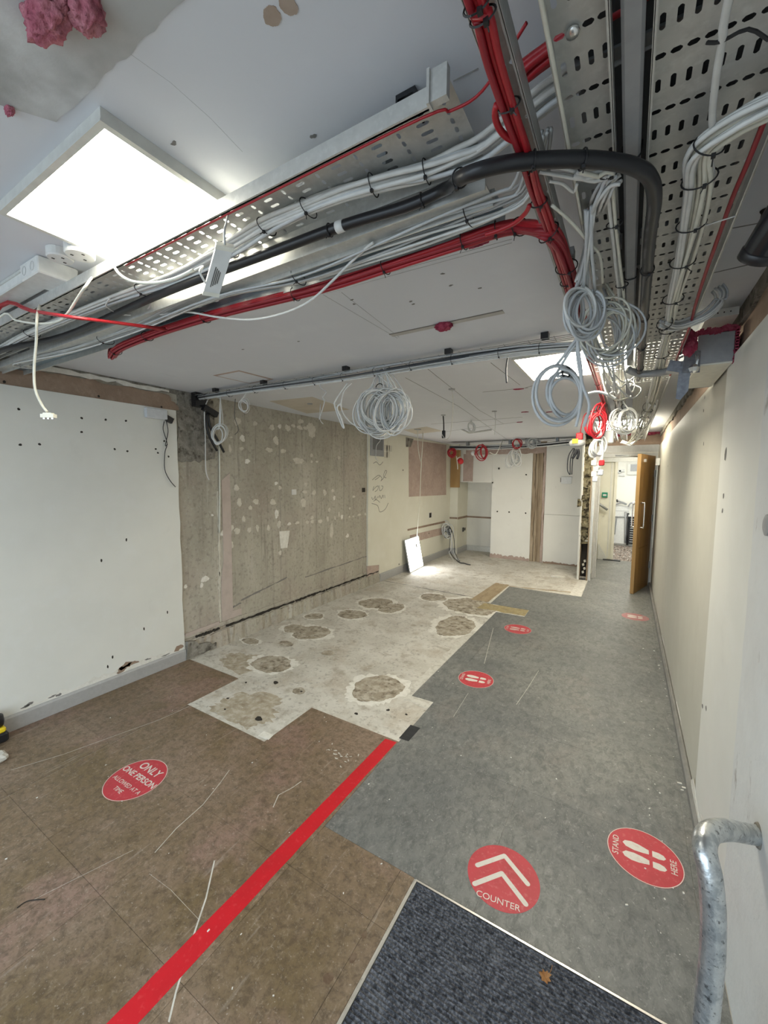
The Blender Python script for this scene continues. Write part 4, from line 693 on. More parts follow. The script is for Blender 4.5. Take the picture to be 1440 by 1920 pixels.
# grey coils hanging from the middle trays
coil('cable_coil', 'large grey cable coil hanging under the red tray, upper of two', (-0.09234, 0.9441, 2.12), (-0.1247, 1.2, 2.015), .10, .115, 5, 3, .0035, ['cable_grey','cable_grey','cable_white'], 41, jit=.14, drift=.015, rot=-.25)
coil('cable_coil', 'darker cable coil hanging behind the large grey coil', (-0.1311, 1.45, 2.269), (-0.08847, 1.45, 2.038), .13, .16, 6, 3, .003, ['cable_grey','cable_cream','cable_grey'], 42, jit=.18, drift=.03)
coil('cable_coil', 'loose grey cable coil hanging below the large one, lower of two', (-0.1278, 1.25, 1.984), (-0.1633, 1.25, 1.81), .115, .135, 2, 3, .0042, ['cable_grey'], 43, jit=.22, drift=.03, rot=.15,
     extra=[[(-0.1409, 1.22, 1.991), (-0.1314, 1.22, 1.921), (-0.1224, 1.22, 1.864), (-0.1214, 1.22, 1.78), (-0.1294, 1.22, 1.723)], [(-0.1279, 1.22, 1.989), (-0.1353, 1.22, 1.921), (-0.1186, 1.22, 1.835), (-0.09945, 1.22, 1.778), (-0.1098, 1.22, 1.722)], [(-0.1281, 1.22, 2.281), (-0.1253, 1.22, 2.217), (-0.1345, 1.22, 2.139), (-0.145, 1.22, 2.088)], [(-0.1092, 1.22, 2.271), (-0.1102, 1.22, 2.212), (-0.1198, 1.22, 2.149), (-0.1295, 1.22, 2.084)]])
bundle('cable_bundle', 'grey cables dropping from the middle tray into the hanging coils', [(-0.04125, 0.8547, 2.11), (-0.05807, 0.8671, 2.11), (-0.08001, 0.9203, 2.11)]+[(-0.1145, 1.2, 2.23), (-0.1184, 1.2, 2.153), (-0.128, 1.2, 2.089)], 6, .014, .0034, ['cable_grey','cable_white'], seed=45, flat=.8, wob=.5)
bundle('cable_bundle', 'pair of white cables running along the middle slotted tray', [(-0.1009, 0.8134, 2.115), (-0.07392, 0.8437, 2.115), (-0.05734, 0.8419, 2.115), (-0.0564, 0.8844, 2.115), (-0.05212, 1.013, 2.115), (-0.04573, 1.215, 2.115), (-0.04189, 1.515, 2.115)]+[(-.06,2.3,2.115),(-.06,3.2,2.115)], 3, .009, .0036, ['cable_white','cable_cream'], (.3,.5,.7), seed=47, flat=.5)
bundle('cable_bundle', 'slack white cables draped under the black pipe bend', [(-0.1619, 0.7852, 2.118), (-0.1309, 0.8122, 2.118), (-0.09935, 0.8411, 2.118), (-0.06608, 0.8504, 2.118), (-0.04156, 0.8504, 2.118)], 3, .010, .0028, 'cable_white', seed=48, flat=.4, wob=.6)
cable('cable', 'slack white cable hooked between the red tray and the middle tray', [(-0.1497, 0.8191, 2.118), (-0.1299, 0.8384, 2.118), (-0.1156, 0.8709, 2.118), (-0.1073, 0.8517, 2.118)], .0028, 'cable_white')
cable('cable', 'pale cable crossing under the red tray to the grey coils', [(-0.1536, 0.877, 2.11), (-0.1285, 0.9485, 2.11), (-0.106, 1.037, 2.11), (-0.08456, 1.125, 2.11), (-0.08626, 1.276, 2.11)], .0032, 'cable_cream')
bundle('cable_bundle', 'untidy cable knot under the middle tray at the second ceiling bay', [(-.10,2.0,2.12),(-.09,2.2,2.07),(-.06,2.35,2.03),(-.03,2.45,2.07),(-.05,2.7,2.12)], 8, .035, .0036, ['cable_white','cable_grey','cable_cream'], seed=49, flat=1, wob=1.1)
bundle('cable_bundle', 'matted cream cables along the middle tray beyond the second light', [(-.08,2.7,2.115),(-.08,3.2,2.105),(-.075,3.7,2.115),(-.075,4.4,2.11),(-.075,5.4,2.115)], 9, .024, .004, ['cable_cream','cable_white','cable_grey'], (.2,.4,.6,.8), seed=51, flat=.7, wob=.8)
# far-end cluster of red and white coils
coil('cable_coil', 'red cable coil hanging near the far doorway', (-.18,3.2,2.11), (-0.2056, 3.2, 1.974), .13, .19, 4, 2, .006, ['cable_red'], 61, jit=.18, rot=-.3)
coil('cable_coil', 'white cable coil hanging right of the red coil', (-.07,3.2,2.12), (-0.05333, 3.2, 1.993), .14, .16, 3, 3, .005, ['cable_white'], 62, jit=.16, rot=.2)
coil('cable_coil', 'neat white cable coil hanging below the red coil', (-0.1762, 3.2, 1.903), (-0.2046, 3.2, 1.809), .10, .12, 3, 3, .006, ['cable_white'], 63, jit=.15)
cable('cable', 'thick grey hose poking sideways from the loose grey coil', [(-0.2203, 2.6, 2.067), (-0.1749, 2.6, 2.072), (-0.1215, 2.6, 2.052), (-0.0816, 2.6, 2.025)], .008, 'cable_grey')
tl = thing('plug_cluster', 'cluster of white tails with red and white connectors hanging by the doorway', 'plugs', (-0.1843, 3.2, 1.653))
for k,pts in enumerate(([(-0.2209, 3.2, 1.949), (-0.1862, 3.2, 1.838), (-0.1713, 3.2, 1.727), (-0.1989, 3.2, 1.683)], [(-0.2044, 3.2, 1.948), (-0.1731, 3.2, 1.837), (-0.1803, 3.2, 1.709), (-0.2025, 3.2, 1.616)], [(-0.1904, 3.2, 1.929), (-0.1666, 3.2, 1.837), (-0.1639, 3.2, 1.709), (-0.1692, 3.2, 1.683)], [(-0.1839, 3.2, 1.929), (-0.1599, 3.2, 1.764), (-0.1843, 3.2, 1.653), (-0.205, 3.2, 1.598)])): obj('tail', MB().tube(pts,.005,6,4), 'cable_white', tl, True)
for q,mt_ in (((-0.2128, 3.2, 1.698),'white_plastic'),((-0.1666, 3.2, 1.698),'red_plastic'),((-0.2093, 3.2, 1.62),'white_plastic'),((-0.2011, 3.2, 1.586),'white_plastic'),((-0.1701, 3.2, 1.631),'clear_plastic'),((-0.1975, 3.2, 1.653),'grey_plastic')):
    obj('connector', MB().rbox((q[0]-.018,q[1]-.014,q[2]-.02),(q[0]+.018,q[1]+.014,q[2]+.02),.006), mt_, tl)
q = (-0.148, 3.25, 1.881); fc = thing('fused_spur', 'white fused spur box hanging beside the red coil', 'electrical box', q)
bb_ = obj('back_box', MB().rbox((q[0]-.035,q[1],q[2]-.045),(q[0]+.045,q[1]+.04,q[2]+.045),.005), 'white_plastic', fc); obj('rocker', MB().box((q[0]-.025,q[1]-.004,q[2]-.012),(q[0]-.010,q[1],q[2]+.012)), 'grey_plastic', bb_)
for k in range(3): obj('red_tail', MB().tube([(q[0]-.02+k*.012,q[1]+.02,q[2]+.045),(q[0]-.02+k*.014,q[1]+.02,q[2]+.08),(q[0]-.01+k*.02,q[1]+.02,q[2]+.1)], .004, 6, 3), 'cable_red', fc)
q = (-0.3682, 3.6, 1.868); dt = thing('heat_detector', 'white ceiling detector with yellow label dangling on red cable', 'detector', q)
dh = obj('detector_head', MB().lathe([(.01,.03),(.045,.028),(.06,.012),(.06,0),(.05,-.018),(.02,-.026),(.005,-.027)], q, 20), 'white_plastic', dt, True)
obj('yellow_label', MB().box((q[0]-.030,q[1]-.064,q[2]-.002),(q[0]+.012,q[1]-.060,q[2]+.034)), 'yellow', dh); obj('red_base', MB().rbox((q[0]-.01,q[1]-.02,q[2]+.03),(q[0]+.04,q[1]+.02,q[2]+.085),.006), 'red_plastic', dt)
obj('red_tail', MB().tube([(q[0]+.02,q[1],q[2]+.08),(q[0]+.03,q[1],q[2]+.16),(q[0]+.06,q[1],q[2]+.24),(-.18,3.55,2.11)], .005, 6, 4), 'cable_red', dt, True)
for k,pts in enumerate(([(-0.3941, 3.6, 1.834), (-0.4269, 3.6, 1.771), (-0.4303, 3.6, 1.664), (-0.4126, 3.6, 1.62)], [(-0.3863, 3.6, 1.834), (-0.4101, 3.6, 1.749), (-0.4105, 3.6, 1.664), (-0.4087, 3.6, 1.62)], [(-0.382, 3.6, 1.826), (-0.3944, 3.6, 1.749), (-0.3968, 3.6, 1.621)])): obj('black_tail', MB().tube(pts,.004,6,4), 'black_rubber', dt, True)
for pts in ([(-0.3613, 3.55, 1.822), (-0.3675, 3.55, 1.788), (-0.3928, 3.55, 1.747)], [(-0.3536, 3.55, 1.821), (-0.3484, 3.55, 1.788), (-0.3579, 3.55, 1.742)]): obj('sleeve', MB().tube(pts,.010,6,3), 'black_rubber', dt, True)

# ---- lamps
def led_panel(label, x0, x1, y0, y1, z, h, mat, fr=.018):
    t = thing('led_panel', label, 'ceiling light', ((x0+x1)/2,(y0+y1)/2,z))
    obj('housing', MB().box((x0,y0,z+.004),(x0+fr,y1,z+h)).box((x1-fr,y0,z+.004),(x1,y1,z+h)).box((x0+fr,y0,z+.004),(x1-fr,y0+fr,z+h)).box((x0+fr,y1-fr,z+.004),(x1-fr,y1,z+h)), 'frame_white', t)
    obj('trim_frame', MB().box((x0-.002,y0-.002,z),(x0+.012,y1+.002,z+.004)).box((x1-.012,y0-.002,z),(x1+.002,y1+.002,z+.004)).box((x0+.012,y0-.002,z),(x1-.012,y0+.012,z+.004)).box((x0+.012,y1-.012,z),(x1-.012,y1+.002,z+.004)), 'frame_white', t)
    obj('diffuser', MB().add([(x0+.012,y0+.012,z+.003),(x1-.012,y0+.012,z+.003),(x1-.012,y1-.012,z+.003),(x0+.012,y1-.012,z+.003)],[(0,3,2,1)]), mat, t)
    return t
led_panel('bright square light panel on the ceiling above the left wall', -1.443, -.906, .433, .968, 2.262, .0278, 'led_warm', .018)
led_panel('bright ceiling light panel behind the hanging grey coils', -.615, -.02, 2.44, 3.03, 2.268, .022, 'led_far')
led_panel('far ceiling light panel before the doorway under the trays', -.38, .15, 5.45, 6.5, 2.268, .022, 'led_far')
led_panel('corridor ceiling light beyond the open door', -.2, .4, 7.75, 8.35, 2.27, .02, 'led_corr')
led_panel('back room ceiling light beyond the corridor', -.3, .5, 9.8, 10.4, 2.27, .02, 'led_corr')
# loose panel leaning on the left wall, still lit, on its lead
lp = thing('led_panel', 'lit light panel leaning against the left wall on its lead', 'ceiling light', (-3.06,6.22,0))
A = [Vector(p) for p in [(-3.062, 5.922, 0.006), (-3.108, 6.532, 0.006)]]; A[0].z = A[1].z = .006; T = [Vector((-3.165,A[0].y-.02,.555)),Vector((-3.165,A[1].y-.02,.555))]
uu = (A[1]-A[0])/2; vv = (T[0]-A[0])/2; cc = (A[0]+A[1]+T[0]+T[1])/4; nn = uu.cross(vv).normalized()
if nn.x < 0: nn = -nn
obj('housing', MB().obox(cc-nn*.007, uu, vv, nn*.006), 'white_plastic', lp); obj('diffuser', MB().add([cc+nn*.0012-uu*.95-vv*.95,cc+nn*.0012+uu*.95-vv*.95,cc+nn*.0012+uu*.95+vv*.95,cc+nn*.0012-uu*.95+vv*.95],[(0,1,2,3)]), 'led_lean', lp)
for s_ in (-1,1): obj('trim_frame', MB().obox(cc+uu*s_*.98, uu*.02, vv, nn*.003).obox(cc+vv*s_*.98, uu, vv*.02, nn*.003), 'frame_white', lp)
obj('label_sticker', MB().obox(cc+uu*.45+vv*.42+nn*.002, uu*.10, vv*.12, nn*.0005), 'grey_plastic', lp); obj('label_sticker', MB().obox(cc-uu*.35-vv*.15+nn*.002, uu*.05+vv*.04, vv*.05, nn*.0005), 'grey_plastic', lp)
cable('cable', 'cream lead dropping from the ceiling to the leaning light panel', [(-2.663, 5.346, 2.285), (-2.677, 5.4, 2.028), (-2.64, 5.4, 1.856), (-2.622, 5.4, 1.809), (-2.725, 5.6, 1.639), (-2.858, 5.85, 1.215), (-2.98, 6.05, 0.8437), (-3.08, 6.22, 0.5625)], .006, 'cable_cream')
cable('cable', 'second cream lead joining the one to the leaning panel', [(-2.775, 5.757, 2.285), (-2.608, 5.4, 2.026), (-2.622, 5.4, 1.824)], .006, 'cable_cream')
rs = thing('lead_plate', 'round ceiling plate where the lead of the leaning panel leaves', 'ceiling plate', (*(-2.645, 5.308, 2.28)[:2],2.28)); obj('plate', MB().lathe([(.05,0),(.05,.006),(.03,.009)], (*(-2.645, 5.308, 2.28)[:2],2.28), 14), 'grey_plastic', rs)
# driver of the square light, dangling by its lead
dr = thing('light_driver', 'white light driver box dangling beside the square light panel', 'driver', (-0.8227, 0.62, 2.042))
ct = Vector((-0.8038, 0.61, 2.037)); tp_ = Vector((-0.7675, 0.6, 2.073)); bt = Vector((-0.8455, 0.62, 1.999)); az = (tp_-bt)/2; ax = UR*.0155+UF*.006; ay = az.cross(ax).normalized()*.011
cs = obj('case', MB().obox(ct, ax, ay, az), 'white_plastic', dr)
for s_ in (-1,1): obj('end_cap', MB().obox(ct+az*s_*.95, ax*1.06, ay*1.06, az*.08), 'cream_plastic', cs)
fn = ay.normalized(); fn = -fn if fn.y > 0 else fn
for k in range(4): obj('print_line', MB().obox(ct+fn*.0113+ax*(-.35+.22*k)-az*.22, ax*.06, fn*.0003, az*(.42-.06*k)), 'ink', cs)
obj('lead', MB().tube([ct+az, ct+az+Vector((0,0,.03)), *[(-0.7842, 0.62, 2.134), (-0.8836, 0.7058, 2.235)]], .0026, 6, 4), 'cable_white', dr, True)
obj('lead', MB().tube([ct-az*.6-ax, ct-ax*2-az*.2, *[(-0.8698, 0.62, 2.066), (-0.9062, 0.62, 2.065)]], .0026, 6, 4), 'cable_white', dr, True)
obj('lead', MB().tube([(-1.226, 0.6, 2.151), (-1.193, 0.6, 2.118), (-1.129, 0.6, 2.085), (-1.032, 0.6, 2.059), (-0.9431, 0.6, 2.049), (-0.8769, 0.6, 2.051)], .0036, 6, 4), 'cable_cream', dr, True)
# trunking, socket box and roses on the ceiling left of the light
tk = thing('trunking_box', 'white trunking with knockout junction box on the ceiling by the left edge', 'electrical box', (-1.98,.60,2.22))
jb_ = obj('junction_box', MB().rbox((-1.80,.585,2.235),(-1.66,.70,2.289),.004), 'white_plastic', tk)
for x in (-1.765,-1.70): obj('knockout', MB().tube([(x+math.cos(k*.785)*.014,.5845,2.262+math.sin(k*.785)*.014) for k in range(8)], .0009, 4, 2, True), 'grey_plastic', jb_)
obj('trunking', MB().box((-2.6,.60,2.245),(-1.80,.66,2.289)), 'white_plastic', tk); obj('trunking_edge', MB().box((-2.6,.596,2.243),(-1.8,.602,2.25)).box((-2.6,.596,2.28),(-1.8,.602,2.289)), 'frame_white', tk)
fp_ = obj('face_plate', MB().rbox((-2.06,.68,2.240),(-1.83,.80,2.289),.004), 'white_plastic', tk)
for k in range(9): obj('socket_hole', MB().box((-2.03+(k%3)*.05,.70+(k//3)*.03,2.2392),(-2.022+(k%3)*.05,.706+(k//3)*.03,2.2402)), 'dark_hole', fp_)
for k,(px_,rr_) in enumerate((((-1.576, 0.6155, 2.262),.036),((-1.473, 0.6273, 2.25),.040))):
    rz = thing('socket_rose', ('flatter round white socket rose beside the trunking box' if k == 0 else 'taller round white socket rose next to the square light'), 'socket', px_)
    z0 = px_[2]; ro_ = obj('rose', MB().lathe([(.004,0),(rr_*.92,0),(rr_,.004),(rr_,CZ-z0-.001)], px_, 22), 'white_plastic', rz, False)
    for a in range(3): obj('pin_slot', MB().box((px_[0]-.003+math.cos(a*2.09)*rr_*.5,px_[1]-.004+math.sin(a*2.09)*rr_*.5,z0-.0006),(px_[0]+.003+math.cos(a*2.09)*rr_*.5,px_[1]+.004+math.sin(a*2.09)*rr_*.5,z0+.0004)), 'dark_hole', ro_)
cable('cable', 'cream flex swinging from the ceiling below the square light', [(-1.625, 0.7314, 2.275), *[(-1.369, 0.6, 2.138), (-1.439, 0.6, 2.109), (-1.514, 0.6, 2.077), (-1.59, 0.6, 2.07), (-1.731, 0.6, 2.09), (-1.909, 0.6, 2.134), (-2.057, 0.6, 2.175)], (-2.4,.56,2.02)], .0036, 'cable_cream')
bundle('cable_bundle', 'slack red cables swinging from the left edge up to the red bundle', [(-2.3,.55,2.02)]+[(-2.118, 0.62, 2.235), (-1.826, 0.62, 2.157), (-1.474, 0.5909, 2.06), (-1.506, 0.7091, 2.09), (-1.566, 0.8447, 2.13), (-1.591, 0.9646, 2.158)], 3, .006, .0040, ['cable_red'], (), seed=71, flat=.7)
dc = thing('pendant_connector', 'white cable with a connector hanging free in front of the left wall', 'cable', (-1.692, 0.6, 1.781))
obj('flex', MB().tube([(-2.057, 0.7317, 2.285)]+[(-1.727, 0.6, 2.118), (-1.748, 0.6, 2.035), (-1.779, 0.6, 1.951), (-1.781, 0.6, 1.879), (-1.737, 0.6, 1.824), (-1.698, 0.6, 1.796)], .0042, 7, 4), 'cable_cream', dc, True)
q = Vector((-1.687, 0.6, 1.781)); cbd = obj('connector_body', MB().obox(q, UR*.022, UF*.008, UZ*.006).obox(q+UZ*.006, UR*.014, UF*.007, UZ*.004), 'cream_plastic', dc)
for s_ in (-1,0,1): obj('terminal', MB().obox(q+UR*.014*s_-UZ*.008, UR*.003, UF*.003, UZ*.003), 'steel_bright', cbd)
cable('cable', 'long white cable sagging from the bluish tray below the red bundle', [(-0.5888, 0.9134, 2.18), (-0.6097, 0.9205, 2.18), (-0.6819, 0.95, 2.175), (-0.7566, 0.95, 2.136), (-0.8371, 0.95, 2.101), (-0.9462, 0.95, 2.088), (-1.091, 0.95, 2.097), (-1.252, 0.95, 2.135), (-1.434, 0.95, 2.189), (-1.535, 0.9082, 2.185)], .0036, 'cable_white')
cable('cable', 'white cable looping in front of the black pipe below the light', [(-1.577, 0.7546, 2.195), (-1.658, 0.7834, 2.195), (-1.685, 0.8511, 2.195), (-1.613, 0.8816, 2.195), (-1.505, 0.8563, 2.195), (-1.437, 0.8117, 2.195)], .0030, 'cable_white')
# insulation breaking through the ceiling
def tuft(label, c, w_, d_, h_, seed, mat='insulation_pink', name='insulation_tuft', cat='insulation'):
    mb = MB(); nu,nv = 44,24
    for j in range(nv+1):
        th = math.pi*j/nv
        for i in range(nu):
            ph = 2*math.pi*i/nu; d = Vector((math.sin(th)*math.cos(ph),math.sin(th)*math.sin(ph),math.cos(th)))
            k = 1+.24*noise.noise(d*2.1+Vector((seed,seed*.7,0)))+.26*noise.noise(d*5+Vector((seed,0,3)))+.08*noise.noise(d*11+Vector((0,seed,1)))
            mb.v.append((c[0]+d.x*w_/2*k, c[1]+d.y*d_/2*k, min(CZ-.0005,c[2]+d.z*h_/2*k)))
    for j in range(nv):
        for i in range(nu): mb.f.append((j*nu+i,j*nu+(i+1)%nu,(j+1)*nu+(i+1)%nu,(j+1)*nu+i))
    o = obj(name, mb, mat, None, True); return tag(o, label, cat)
tuft('lump of pink insulation bursting through the ceiling at upper left', (*(-0.7917, 0.3094, 2.27)[:2],2.275), .098, .048, .05, 3)
tuft('darker torn end of the pink insulation at upper left', (*(-0.7363, 0.3374, 2.27)[:2],2.278), .058, .045, .05, 8)
tuft('small red insulation scrap at the left edge of the ceiling', (*(-1.064, 0.3455, 2.28)[:2],2.287), .026, .014, .02, 11)
tuft('ragged pink foam tuft in the ceiling slot', (*(-0.765, 1.79, 2.28)[:2],2.285), .085, .06, .045, 14, 'fire_foam')
tuft('smeared red foam beside the end of the red bundle', (*(-0.4243, 1.235, 2.28)[:2],2.288), .08, .03, .02, 17, 'fire_foam')

# ---- right wall and ceiling corner
bx = thing('trunking_end', 'grey boxed trunking entering the right wall in red foam', 'trunking', (.28,2.3,2.07))
obj('duct_box', MB().rbox((.222,2.2,2.072),(.345,2.75,2.195),.003), 'duct_grey', bx); obj('duct_underside', MB().box((.225,2.203,2.066),(.342,2.7,2.072)), 'cream_plastic', bx)
foam = MB(); rr = random.Random(3)
for k in range(16): foam.obox((.226+k*.008,2.22,2.205+rr.uniform(-.006,.006)),(.007,0,rr.uniform(-.003,.003)),(0,.02,0),(0,rr.uniform(-.004,.004),.012))
for k in range(12): foam.obox((.350+rr.uniform(-.003,.003),2.215,2.20-k*.0115),(.006,0,0),(0,.018,0),(rr.uniform(-.003,.003),0,.008))
obj('fire_foam', foam, 'fire_foam', bx)
ub = obj('upper_bracket', MB().box((.235,2.12,2.232),(.338,2.6,2.262)), 'frame_white', bx)
for x in (.25,.27,.29,.31): obj('rivet', MB().box((x,2.117,2.245),(x+.004,2.12,2.249)), 'dark_hole', ub)
tp2 = thing('taped_joint', 'silver duct tape wrapped around a joint with a strip hanging down', 'duct tape', (.2,2.2,2.05))
obj('tape_wrap', MB().obox((.20,2.22,2.09),(.03,.01,0),(-.006,.03,.006),(0,0,.045)).obox((.165,2.24,2.075),(.04,0,-.012),(0,.025,0),(.006,0,.022)), 'duct_tape', tp2)
obj('tape_strip', MB().prism([(.158,1.935),(.175,1.928),(.200,1.965),(.204,2.07),(.165,2.07),(.160,2.0)], .003, 'y', 2.19), 'duct_tape', tp2)
obj('foil_crumple', MB().lathe([(.003,-.02),(.016,-.012),(.02,.004),(.012,.016),(.003,.02)], (.214,2.19,2.055), 7), 'steel_bright', tp2)
for k in range(3): obj('foil_curl', MB().tube([(.215+.004*k,2.185,2.06),(.22+.004*k,2.18,2.085+.006*k),(.216+.005*k,2.18,2.11)], .0012, 4, 3), 'steel_bright', tp2)
cp = thing('conduit', 'short dark conduit crossing to the taped joint at the right wall', 'conduit', (.08,2.37,2.10)); obj('conduit', MB().tube([(-.03,2.33,2.115),(.02,2.36,2.095),(.09,2.34,2.085),(.15,2.28,2.08),(.2,2.24,2.08)], .017, 10, 4), 'duct_grey', cp, True)
tuft('dark red foam packed around the wall end of the wide tray cables', (.19,2.14,2.15), .05, .06, .10, 21, 'fire_foam', 'fire_foam_pack', 'fire foam')
cable('cable_tie', 'pale cable tie tail sticking out across the wide tray lip', [(0.08132, 1.103, 2.11), (0.1085, 1.106, 2.11), (0.1297, 1.102, 2.11), (0.1583, 1.097, 2.11)], .0013, 'cable_white', 'cable tie', 2)
# black spotlight at the right edge
sp = thing('spotlight', 'glossy black cylindrical spotlight at the right edge of the frame', 'spotlight', (0.25, 1.405, 2.161))
a_ = Vector((0.1889, 1.05, 2.006)); d_ = (Vector((.33,.72,2.29))-a_).normalized(); a_ = a_+d_*.01
obj('shade', MB().lathe([(.026,-.018),(.029,-.012),(.029,.085),(.022,.10),(.006,.105)], a_, 28, d_), 'black_plastic', sp, True)
obj('bezel', MB().lathe([(.0265,-.0185),(.031,-.017),(.031,-.002),(.029,0)], a_, 28, d_), 'black_rubber', sp, True)
obj('bracket', MB().tube([a_+d_*.05,a_+d_*.05+Vector((0.02,.03,.04)),(a_.x+.06,a_.y-.01,CZ)], .006, 8, 3), 'black_plastic', sp, True)
pg = thing('ceiling_plug', 'small dark fixing on the ceiling above the black spotlight', 'fixing', (*(0.2785, 1.497, 2.28)[:2],2.27)); obj('fixing', MB().lathe([(.003,0),(.012,.002),(.010,.012),(.014,.019)], (*(0.2745, 1.476, 2.27)[:2],2.27), 10), 'dark_hole', pg)
pp = thing('wall_plate', 'dark green round plate on the masonry pier at the right edge', 'wall plate', (0.338, 1.508, 1.458)); obj('plate', MB().lathe([(.03,0),(.03,.006),(.02,.009),(.004,.010)], (0.339, 1.507, 1.458), 16, (-1,0,0)), 'duct_grey', pp)
# galvanised pipe rail
gp = thing('pipe_rail', 'bent galvanised steel pipe rail rising from the floor into the right wall', 'pipe rail', (.21,1.05,0))
gpts = [(.205,1.03,0),(.206,1.04,.2)]+[(0.2076, 1.063, 0.3806), (0.2118, 1.079, 0.5216), (0.2088, 1.087, 0.6223), (0.1997, 1.095, 0.7003), (0.1906, 1.117, 0.7416), (0.2058, 1.168, 0.7454), (0.2502, 1.239, 0.7188), (0.3023, 1.324, 0.6678)]+[(0.342, 1.364, 0.6477)]
obj('pipe', MB().tube(gpts, .0238, 18, 6), 'galv_pipe', gp, True)
pe = Vector((0.287, 1.282, 0.6746)); obj('fixing_hole', MB().lathe([(.0005,-.004),(.0045,-.004),(.0045,.0005),(.0005,.0006)], pe, 10, Vector((0,0,1.58))-pe), 'dark_hole', gp)
we = Vector(gpts[-1]); obj('wall_collar', MB().tube([we+Vector((-.002,-.002,0))+Vector((0,math.cos(k*.6283)*.026,math.sin(k*.6283)*.026)) for k in range(10)], .006, 6, 2, True), 'rough_concrete', gp)

# ---- left wall fittings
lb = thing('junction_box', 'pale junction box with black tails near the top of the white wall', 'electrical box', (-3.2, 1.829, 2.074))
q = (-3.2, 1.825, 2.069); obj('box', MB().rbox((-3.204,q[1]-.085,q[2]-.04),(-3.17,q[1]+.085,q[2]+.04),.006), 'clear_plastic', lb)
q2 = Vector((-3.185, 1.909, 2.046)); obj('gland', MB().obox(q2, (.012,.0,0), (0,.045,-.02), (0,.01,.02)), 'black_rubber', lb)
for pts in ([(-3.185, 1.886, 2.018), (-3.185, 1.875, 1.954), (-3.185, 1.898, 1.872), (-3.185, 1.901, 1.83), (-3.185, 1.881, 1.765), (-3.185, 1.876, 1.638), (-3.185, 1.913, 1.553), (-3.185, 1.96, 1.496)], [(-3.185, 1.904, 2.02), (-3.185, 1.914, 1.937), (-3.185, 1.888, 1.829), (-3.185, 1.906, 1.839)]): obj('tail', MB().tube(pts,.0035,6,4), 'black_rubber', lb, True)
pb = thing('black_socket_box', 'black socket box hanging on black pipes at the end of the cable run', 'electrical box', (-3.15, 2.208, 2.212))
q = Vector((-3.17, 2.187, 2.233)); obj('box', MB().box((q.x-.03,q.y-.05,q.z-.06),(q.x+.03,q.y+.05,q.z+.06)), 'black_plastic', pb); q = Vector((-3.12, 2.256, 2.145)); obj('flap', MB().obox(q,(.02,.0,.0),(0,.065,-.025),(0,.01,.022)), 'black_plastic', pb)
for pts in ([(-3.16, 2.253, 2.13), (-3.16, 2.25, 2.015), (-3.16, 2.288, 1.904), (-3.16, 2.345, 1.814)], [(-3.16, 2.264, 2.131), (-3.16, 2.281, 2.019), (-3.16, 2.353, 1.909), (-3.16, 2.417, 1.804)]): obj('black_tail', MB().tube(pts,.011,8,4), 'black_rubber', pb, True)
gr = thing('wall_speaker', 'grey framed panel speaker at the end of the bare concrete', 'speaker', (-3.19, 5.079, 2.054))
g4 = [(-3.19, 4.905, 2.177), (-3.19, 5.266, 2.202), (-3.19, 5.254, 1.915), (-3.19, 4.907, 1.905)]; ys_ = [p[1] for p in g4]; zs_ = [p[2] for p in g4]; y0,y1,z0,z1 = min(ys_),max(ys_),min(zs_),max(zs_)
gf = obj('frame', MB().box((-3.2,y0,z0),(-3.185,y0+.05,z1)).box((-3.2,y1-.03,z0),(-3.185,y1,z1)).box((-3.2,y0+.05,z0),(-3.185,y1-.03,z0+.09)).box((-3.2,y0+.05,z1-.01),(-3.185,y1-.03,z1)), 'duct_grey', gr)
obj('grille', MB().box((-3.2,y0+.05,z0+.09),(-3.19,y1-.03,z1-.01)), 'dark_skirting', gf)
cable('cable', 'thin white cable looped in front of the wall speaker', [(-3.16, 5.133, 2.197), (-3.16, 5.118, 2.133), (-3.16, 5.016, 2.048), (-3.16, 5.003, 1.924), (-3.16, 4.989, 1.878), (-3.16, 5.063, 1.827)], .005, 'cable_white')
ns = thing('wall_notice', 'faint grey stencilled block beside the wall speaker', 'notice', (-3.2, 5.42, 2.029))
for k,p in enumerate([(-3.2, 5.348, 2.041), (-3.2, 5.412, 2.045), (-3.2, 5.485, 2.042), (-3.2, 5.349, 1.936), (-3.2, 5.413, 1.947)]): obj('stencil_block', MB().box((-3.2,p[1]-.045,p[2]-.045),(-3.1985,p[1]+.045,p[2]+.045)), 'filler', ns)
for k,(p,lab) in enumerate((((-3.2, 7.008, 0.886),'open back box on the cream left wall above the chased groove'),((-3.02, 8.326, 0.4842),'open back box on the column side by the alcove'))):
    sb = thing('back_box', lab, 'electrical box', p); x = p[0]
    obj('recess', MB().box((x,p[1]-.05,p[2]-.045),(x+.004,p[1]+.05,p[2]+.045)), 'dark_hole', sb); obj('rim', MB().box((x,p[1]-.06,p[2]-.055),(x+.006,p[1]-.05,p[2]+.055)).box((x,p[1]+.05,p[2]-.055),(x+.006,p[1]+.06,p[2]+.055)), 'white_plastic', sb)
    if k: obj('recess', MB().box((x,p[1]+.09,p[2]-.03),(x+.004,p[1]+.15,p[2]+.03)), 'dark_hole', sb)
kn = bundle('cable_bundle', 'tangle of grey cables spilling down the column in the far corner', [(-3.052, 7.55, 0.596), (-2.993, 7.55, 0.4928), (-2.976, 7.55, 0.2788), (-2.961, 7.55, 0.1183)]+[(-2.81, 7.398, 0.02), (-2.693, 7.231, 0.02)], 6, .035, .006, ['cable_grey','cable_white','black_rubber'], seed=81, wob=.9)
coil('cable_coil', 'grey cable knot bunched against the column in the far corner', None, (-3.039, 7.55, 0.5323), .15, .22, 6, 2, .007, ['cable_grey','cable_white','cable_dark'], 82, jit=.6, drift=.06, tie=False)
